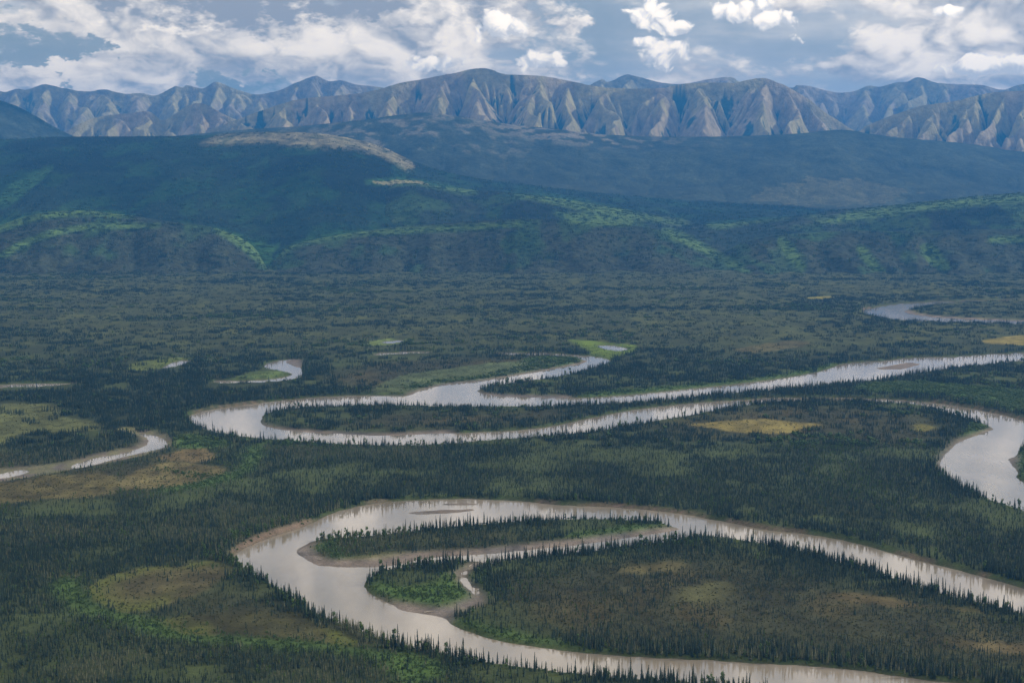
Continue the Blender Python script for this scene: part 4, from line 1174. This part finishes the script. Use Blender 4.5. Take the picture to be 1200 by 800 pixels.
dens = dens * (1 - 0.93 * blur(near_small, 1, 1) * (GY > 1900))
dens = dens * (1 - np.clip(gravel * 1.6, 0, 1)) * (1 - np.clip(bar_soft * 3, 0, 1))
shrub_d = np.clip(shrub, 0, 1)
spruce_keep = 1 - 0.93 * sstep(shrub_d, 0.2, 0.6)
birch_p = np.clip(0.05 + 0.38 * sstep(patch2, 0.54, 0.68) + 0.25 * sstep(patch3, 0.62, 0.75), 0, 0.55)
yellow_p = 0.06 + 0.28 * (GY < 1300) * sstep(patch1, 0.38, 0.6) + 0.45 * sstep(patch2 * 0.5 + patch1 * 0.5, 0.50, 0.62) * (GX < -100) * (GY < 2100) + 0.18 * sstep(patch1, 0.55, 0.65)

pos, kind, scl = [], [], []
RIVER_D = depth_of(812)
singles = []
for d0, d1, rate, only_shore in ((RIVER_D, 1500, 1 / 7.5, False), (1500, 2050, 1 / 10., False), (2050, 3200, 1 / 26., True), (3200, 4300, 1 / 60., True)):
    n = int(area(d0, d1) * rate)
    x, y_ = trapezoid(n, d0, d1)
    s_ = sample(sd, x, y_); dn = sample(dens * spruce_keep, x, y_)
    ok = (s_ > 2.2) & (RNG.random(n) < dn)
    cutv = sample(cut, x, y_)
    ok &= ~((cutv > 0.4) & (s_ < 6 + 2 * sample(cut_hi, x, y_)))
    if only_shore: ok &= s_ < 26
    x, y_, s_ = x[ok], y_[ok], s_[ok]
    m = len(x)
    bp_ = sample(birch_p, x, y_); yp = sample(yellow_p, x, y_); ow = sample(open_w, x, y_)
    u_ = RNG.random(m)
    k = RNG.integers(0, 6, m)
    k = np.where(u_ < bp_, RNG.integers(8, 11, m), k)
    k = np.where((u_ >= bp_) & (u_ < bp_ + yp), RNG.integers(6, 8, m), k)
    shore = np.exp(-np.clip(s_ - 2, 0, 100) / 22.0)
    hgt = (0.46 + 0.66 * shore ** 1.3) * (1 - 0.30 * ow * (1 - shore)) * np.exp(RNG.normal(0, 0.26, m)) * 0.98
    hgt = hgt * (0.85 + 0.5 * (sample(patch1, x, y_) - 0.3))
    hgt = np.clip(hgt * np.exp(RNG.normal(0, 0.12, m)), 0.22, 1.75)
    hgt = np.where((k == 6) | (k == 7), hgt * 0.72, hgt)
    hgt = np.where(k >= 8, hgt * 0.78, hgt)
    fat = np.where(k >= 8, 0.85, np.exp(RNG.normal(0, 0.18, m)) * (1.25 - 0.42 * (hgt - 0.6)))
    singles.append(np.stack([x, y_, sample(Z, x, y_) - 0.1, k, hgt, hgt * fat], 1))
singles = np.vstack(singles)

# willow and low shrubs on the bright shores and along the banks
bush = []
for d0, d1, rate in ((RIVER_D, 2000, 1 / 9.), (2000, 3300, 1 / 22.)):
    n = int(area(d0, d1) * rate)
    x, y_ = trapezoid(n, d0, d1)
    s_ = sample(sd, x, y_); sh = sample(shrub_d, x, y_)
    bank = np.exp(-((s_ - 6) / 4.0) ** 2) * 0.6 * (1 - 0.8 * sample(cut, x, y_))
    gm_ = sample(np.clip(gravel * 1.5, 0, 1).astype(np.float32), x, y_)
    keep = RNG.random(n) < np.maximum(sh, bank) * (1 - gm_) * (s_ > 2.2)
    ow = sample(open_w, x, y_); mc = sample(mclear.astype(np.float32), x, y_)
    heath = (~keep) & (RNG.random(n) < (0.40 * ow * (1 - mc) + 0.22 * mc)) & (s_ > 8) & (gm_ < 0.2)
    for sel, k0, k1 in ((keep, 11, 14), (heath, 14, 16)):
        m = int(sel.sum())
        h = np.exp(RNG.normal(0, 0.3, m)) * (0.30 if k0 == 11 else 0.30)
        bush.append(np.stack([x[sel], y_[sel], sample(Z, x[sel], y_[sel]) - 0.15, RNG.integers(k0, k1, m), h, h * RNG.uniform(0.7, 1.1, m)], 1))
bush = np.vstack(bush)

# clumps for everything farther away
cl = []
for d0, d1, rate in ((2050, 3000, 1 / 230.), (3000, 4400, 1 / 330.), (4400, 5800, 1 / 420.)):
    n = int(area(d0, d1) * rate)
    x, y_ = trapezoid(n, d0, d1)
    s_ = sample(sd, x, y_); dn = sample(dens, x, y_)
    sh = sample(shrub_d, x, y_)
    ok = (s_ > 17) & (RNG.random(n) < np.maximum(dn, 0.7 * (sh > 0.5)))
    x, y_, s_, sh = x[ok], y_[ok], s_[ok], sh[ok]
    m = len(x)
    p2 = sample(patch2, x, y_); ow = sample(open_w, x, y_); u_ = RNG.random(m)
    k = RNG.integers(0, 4, m)
    k = np.where(u_ < 0.10 + 0.5 * sstep(p2, 0.52, 0.66), RNG.integers(4, 7, m), k)
    k = np.where((sh > 0.4) | (RNG.random(m) < 0.25 * sstep(p2, 0.58, 0.7)), RNG.integers(7, 10, m), k)
    k = np.where(RNG.random(m) < ow * 0.7, RNG.integers(10, 13, m), k)
    thin = sstep(y_, 2700, 3300) * (1 - sample(plain_d, x, y_) * 0.85) * (1 - np.exp(-np.clip(s_, 0, 200) / 60.0))
    k = np.where(RNG.random(m) < thin, RNG.integers(10, 13, m), k)
    h = np.where(k >= 10, 0.75, 1.0) * np.exp(RNG.normal(0, 0.15, m)) * np.where(k < 4, 0.60, 0.55) * np.where(sh > 0.4, 0.6, 1) * (1 - 0.22 * sstep(y_, 2800, 3800))
    cl.append(np.stack([x, y_, sample(Z, x, y_) - 0.2, k, h, h * 0.0 + RNG.uniform(0.85, 1.15, m)], 1))
cl = np.vstack(cl)

# hillside woods
hl = []
for key, rate, dmax in (('left_foothill', 1 / 420., 1.0), ('middle_foothill', 1 / 420., 1.0), ('right_foothill', 1 / 420., 1.0), ('right_hill', 1 / 560., 1.0), ('low_ridge', 1 / 560., 1.0), ('dome', 1 / 750., 1.0)):
    r_ = RIDGES[key]
    rows = r_['rows']
    X, Y, Zr, PXp, PYp = (r_[q][:rows] for q in ('X', 'Y', 'Z', 'PX', 'PY'))
    sel_px = (r_['px'] > -150) & (r_['px'] < 1350)
    ci_ = np.where(sel_px)[0]
    ar = (X[:, ci_[-1]] - X[:, ci_[0]]).mean() * (Y[-1].mean() - Y[0].mean())
    n = int(ar * rate)
    fi = RNG.uniform(ci_[0], ci_[-1] - 1.01, n)
    dd = RNG.random(n)
    ft = np.interp(dd, (Y[:, ci_[0]] - Y[0, ci_[0]]) / (Y[-1, ci_[0]] - Y[0, ci_[0]]), np.arange(rows)).clip(0, rows - 1.01)
    i0, j0 = ft.astype(int), fi.astype(int); a_, b_ = ft - i0, fi - j0
    def bl(Q): return (Q[i0, j0] * (1 - b_) + Q[i0, j0 + 1] * b_) * (1 - a_) + (Q[i0 + 1, j0] * (1 - b_) + Q[i0 + 1, j0 + 1] * b_) * a_
    x, y_, z_ = bl(X), bl(Y), bl(Zr); ppx, ppy = bl(PXp), bl(PYp)
    q = fbm(x / 240, y_ / 240, 4, 61); q2 = fbm(x / 700, y_ / 500, 3, 64); q3 = fbm(x / 90, y_ / 90, 3, 69)
    green = np.zeros(n)
    for pts in GREEN_BANDS: green = np.maximum(green, np.maximum(paint(ppx, ppy + 1.5, pts), paint(ppx, ppy - 1.5, pts)))
    prob = 0.45 + 0.5 * sstep(q * 0.6 + q3 * 0.4, 0.44, 0.60)
    prob = np.where(green > 0.5, 0.5, prob)
    bald = paint(ppx, ppy, BALD)
    ok = (RNG.random(n) < prob * (1 - 0.80 * bald)) & (z_ > 3)
    x, y_, z_, green, q, q2 = x[ok], y_[ok], z_[ok], green[ok], q[ok], q2[ok]
    m = len(x)
    u_ = RNG.random(m)
    k = np.where(u_ < 0.18, RNG.integers(0, 4, m), RNG.integers(10, 13, m))
    k = np.where(RNG.random(m) < 0.12 + 0.4 * sstep(q2, 0.55, 0.66), RNG.integers(4, 7, m), k)
    k = np.where((green > 0.5) & (RNG.random(m) < 0.95), RNG.integers(7, 10, m), k)
    h = np.exp(RNG.normal(0, 0.2, m)) * np.where(k >= 10, 0.6, 0.7) * np.where((k >= 7) & (k < 10), 0.55, 1.0)
    hl.append(np.stack([x, y_, z_ - 1.0, k, h, RNG.uniform(0.9, 1.3, m)], 1))
hl = np.vstack(hl)

# ---------------------------------------------------------------- single spruces in front: each a thing of its own
ppx, ppy = project(singles[:, 0], singles[:, 1], singles[:, 2])
tpx, tpy = project(singles[:, 0], singles[:, 1], singles[:, 2] + singles[:, 4] * 10)
is_spruce = singles[:, 3] < 6
in_frame = (tpx > 4) & (tpx < 1196) & (tpy < 792) & is_spruce
s_ = sample(sd, singles[:, 0], singles[:, 1])
size_px = ppy - tpy
front_bank = in_frame & (s_ < 16) & (ppy > np.interp(ppx, [270, 330, 412, 512, 600, 750, 1000], [655, 690, 733, 764, 779, 796, 816])) & (ppx > 270) & (ppx < 1010)
point_trees = in_frame & (ppx > 428) & (ppx < 560) & (ppy > 662) & (ppy < 705) & (s_ < 60)
island_trees = in_frame & (s_ < 12) & (ppx > 380) & (ppx < 800) & (ppy > 606) & (ppy < 632)
north_trees = in_frame & (s_ < 14) & (ppx > 820) & (ppy > 625) & (ppy < 725) & (ppy > np.interp(ppx, [815, 900, 1000, 1100, 1200], [626, 636, 661, 692, 718]))
channel_trees = in_frame & (s_ < 10) & (ppx > 575) & (ppx < 815) & (ppy > 630) & (ppy < 662)
corner = in_frame & (ppy > 770) & (ppx < 400) & (s_ > 30)
GROUPS = [
    (front_bank & (ppx < 420), 50, 'spruces on the front bank by the bend', 'slim dark spruce on the front bank where the river bend turns'),
    (front_bank & (ppx >= 420) & (ppx < 640), 60, 'spruces along the middle of the front bank', 'slim dark spruce along the front bank opposite the spruce point'),
    (front_bank & (ppx >= 640), 55, 'spruces along the lower front bank', 'slim dark spruce on the front bank of the lower river reach'),
    (point_trees, 45, 'spruces on the green point', 'tall dark spruce in the stand on the green point'),
    (island_trees, 26, 'spruces on the far edge of the long island', 'dark spruce spire on the far edge of the long island'),
    (channel_trees, 16, 'spruces along the side channel', 'dark spruce on the near bank of the side channel by the long island'),
    (north_trees, 28, 'spruces on the north shore of the central land', 'dark spruce spire on the north shore of the central land'),
    (corner, 20, 'spruces in the lower corner forest', 'dark spruce in the forest at the lower left corner'),
]
irng = np.random.default_rng(23)
PROTO_TREES = []
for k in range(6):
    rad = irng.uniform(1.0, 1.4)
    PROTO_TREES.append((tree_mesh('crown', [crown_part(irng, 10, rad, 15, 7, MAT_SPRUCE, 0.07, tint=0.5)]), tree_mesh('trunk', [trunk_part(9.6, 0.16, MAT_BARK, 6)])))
taken = np.zeros(len(singles), bool)
for sel, limit, group, label in GROUPS:
    ids = np.where(sel & ~taken)[0]
    ids = ids[np.argsort(-size_px[ids])][:limit]
    taken[ids] = True
    for q_, i in enumerate(ids):
        x, y_, z_, k, h, w = singles[i]
        root = bpy.data.objects.new('spruce_tree', None); COL.objects.link(root)
        root.location = (x, y_, z_); root.rotation_euler = (irng.normal(0, 0.02), irng.normal(0, 0.02), irng.uniform(0, 6.28)); root.scale = (w, w, h)
        root.empty_display_size = 1.0
        tag(root, (label if q_ else label.replace('slim dark', 'tallest').replace('tall dark', 'tallest').replace('dark spruce spire', 'tallest spruce spire').replace('dark spruce', 'tallest spruce')), 'spruce tree', group)
        cm_, tm_ = PROTO_TREES[int(k) % 6]
        for nm, me in (('trunk', tm_), ('crown', cm_)):
            c = bpy.data.objects.new(nm, me); COL.objects.link(c); c.parent = root
rest = singles[~taken]
vec = lambda a: np.stack([a[:, 5], a[:, 5], a[:, 4]], 1)
scatter('spruce_forest', 'dark spruce forest with pale larch and birch covering the valley floor', rest[:, :3], rest[:, 3], vec(rest), RNG.uniform(0, 6.28, len(rest)), proto_col)
scatter('willow_shrubbery', 'bright willow and heath shrubs on shores and bogs', bush[:, :3], bush[:, 3], vec(bush), RNG.uniform(0, 6.28, len(bush)), proto_col)
scatter('distant_forest', 'far spruce woods across the middle and far plain', cl[:, :3], cl[:, 3], vec(cl), RNG.uniform(0, 6.28, len(cl)), clump_col)
scatter('hillside_forest', 'woods on the foothills with bands of light green birch', hl[:, :3], hl[:, 3], vec(hl), RNG.uniform(0, 6.28, len(hl)), clump_col)
print('PLANTS', len(rest), len(bush), len(cl), len(hl), 'single things', int(taken.sum()), [int((g[0]).sum()) for g in GROUPS])


# ---------------------------------------------------------------- driftwood
def drift_log(px, py, length, turn, lift, label):
    x, y_ = unproject(px, py, 0.6)
    v, f, n = [], [], 8
    rng = np.random.default_rng(int(px))
    for k, (t, r) in enumerate(((0, 0.62), (0.04, 0.42), (0.3, 0.36), (0.65, 0.27), (1.0, 0.10))):
        for i in range(n):
            a = 6.2832 * i / n
            v.append((t * length, r * math.cos(a) * rng.uniform(0.85, 1.2), r * math.sin(a) * rng.uniform(0.85, 1.2) + 0.35 + math.sin(t * 2) * 0.2))
    for k in range(4):
        for i in range(n): f.append((k * n + i, k * n + (i + 1) % n, (k + 1) * n + (i + 1) % n, (k + 1) * n + i))
    root = bpy.data.objects.new('driftwood_log', None); COL.objects.link(root)
    zz = max(float(sample(Z, x, y_)), 0.0)
    root.location = (float(x), float(y_), zz); root.rotation_euler = (0, -lift, turn)
    tag(root, label, 'driftwood log')
    o = mesh_np('trunk', v, f, MAT_DRIFT, True); o.parent = root
    for b in range(5):                                   # broken limbs and root spikes
        t = (0.0, 0.02, 0.45, 0.6, 0.8)[b]; a = rng.uniform(0, 6.28); L = rng.uniform(0.9, 1.8)
        c = A([t * length, 0, 0.4]); d = A([rng.uniform(-0.3, 0.5), math.cos(a), abs(math.sin(a))]); e = np.cross(d, A([1, 0, 0])) * 0.12
        w = A([0.12, 0, 0])
        o = mesh_np('limb', [c - w, c + w, c + e, c + d * L], [(0, 1, 3), (1, 2, 3), (2, 0, 3)], MAT_DRIFT); o.parent = root


drift_log(757, 612, 17, R(-8), 0.03, 'long bleached log lying off the east end of the long island')
drift_log(497, 717, 11, R(25), 0.0, 'bleached driftwood log on the gravel bar below the spruce point')
drift_log(549, 664, 8, R(60), 0.0, 'short bleached log stranded at the head of the creek')
drift_log(372, 655, 10, R(-40), 0.0, 'bleached driftwood log on the curved gravel spit')


# ---------------------------------------------------------------- haze
hx, hy0, hy1, hz0, hz1 = 20600.0, -700.0, 26200.0, -4.0, 1990.0
v = [(-hx, hy0, hz0), (hx, hy0, hz0), (hx, hy1, hz0), (-hx, hy1, hz0), (-hx, hy0, hz1), (hx, hy0, hz1), (hx, hy1, hz1), (-hx, hy1, hz1)]
f = [(3, 2, 1, 0), (4, 5, 6, 7), (0, 1, 5, 4), (1, 2, 6, 5), (2, 3, 7, 6), (3, 0, 4, 7)]
hm = bpy.data.materials.new('haze_air'); hm.use_nodes = True
hm.node_tree.nodes.clear()
pv = hm.node_tree.nodes.new('ShaderNodeVolumePrincipled')
hm.cycles.homogeneous_volume = True
pv.inputs['Density Attribute'].default_value = ''
pv.inputs['Color'].default_value = HAZE_COLOR
pv.inputs['Density'].default_value = HAZE_DENSITY
pv.inputs['Anisotropy'].default_value = 0.2
ho = hm.node_tree.nodes.new('ShaderNodeOutputMaterial')
hm.node_tree.links.new(pv.outputs[0], ho.inputs['Volume'])
haze = mesh_np('haze', v, f, hm)
tag(haze, 'thin blue summer haze filling the valley', kind='stuff')
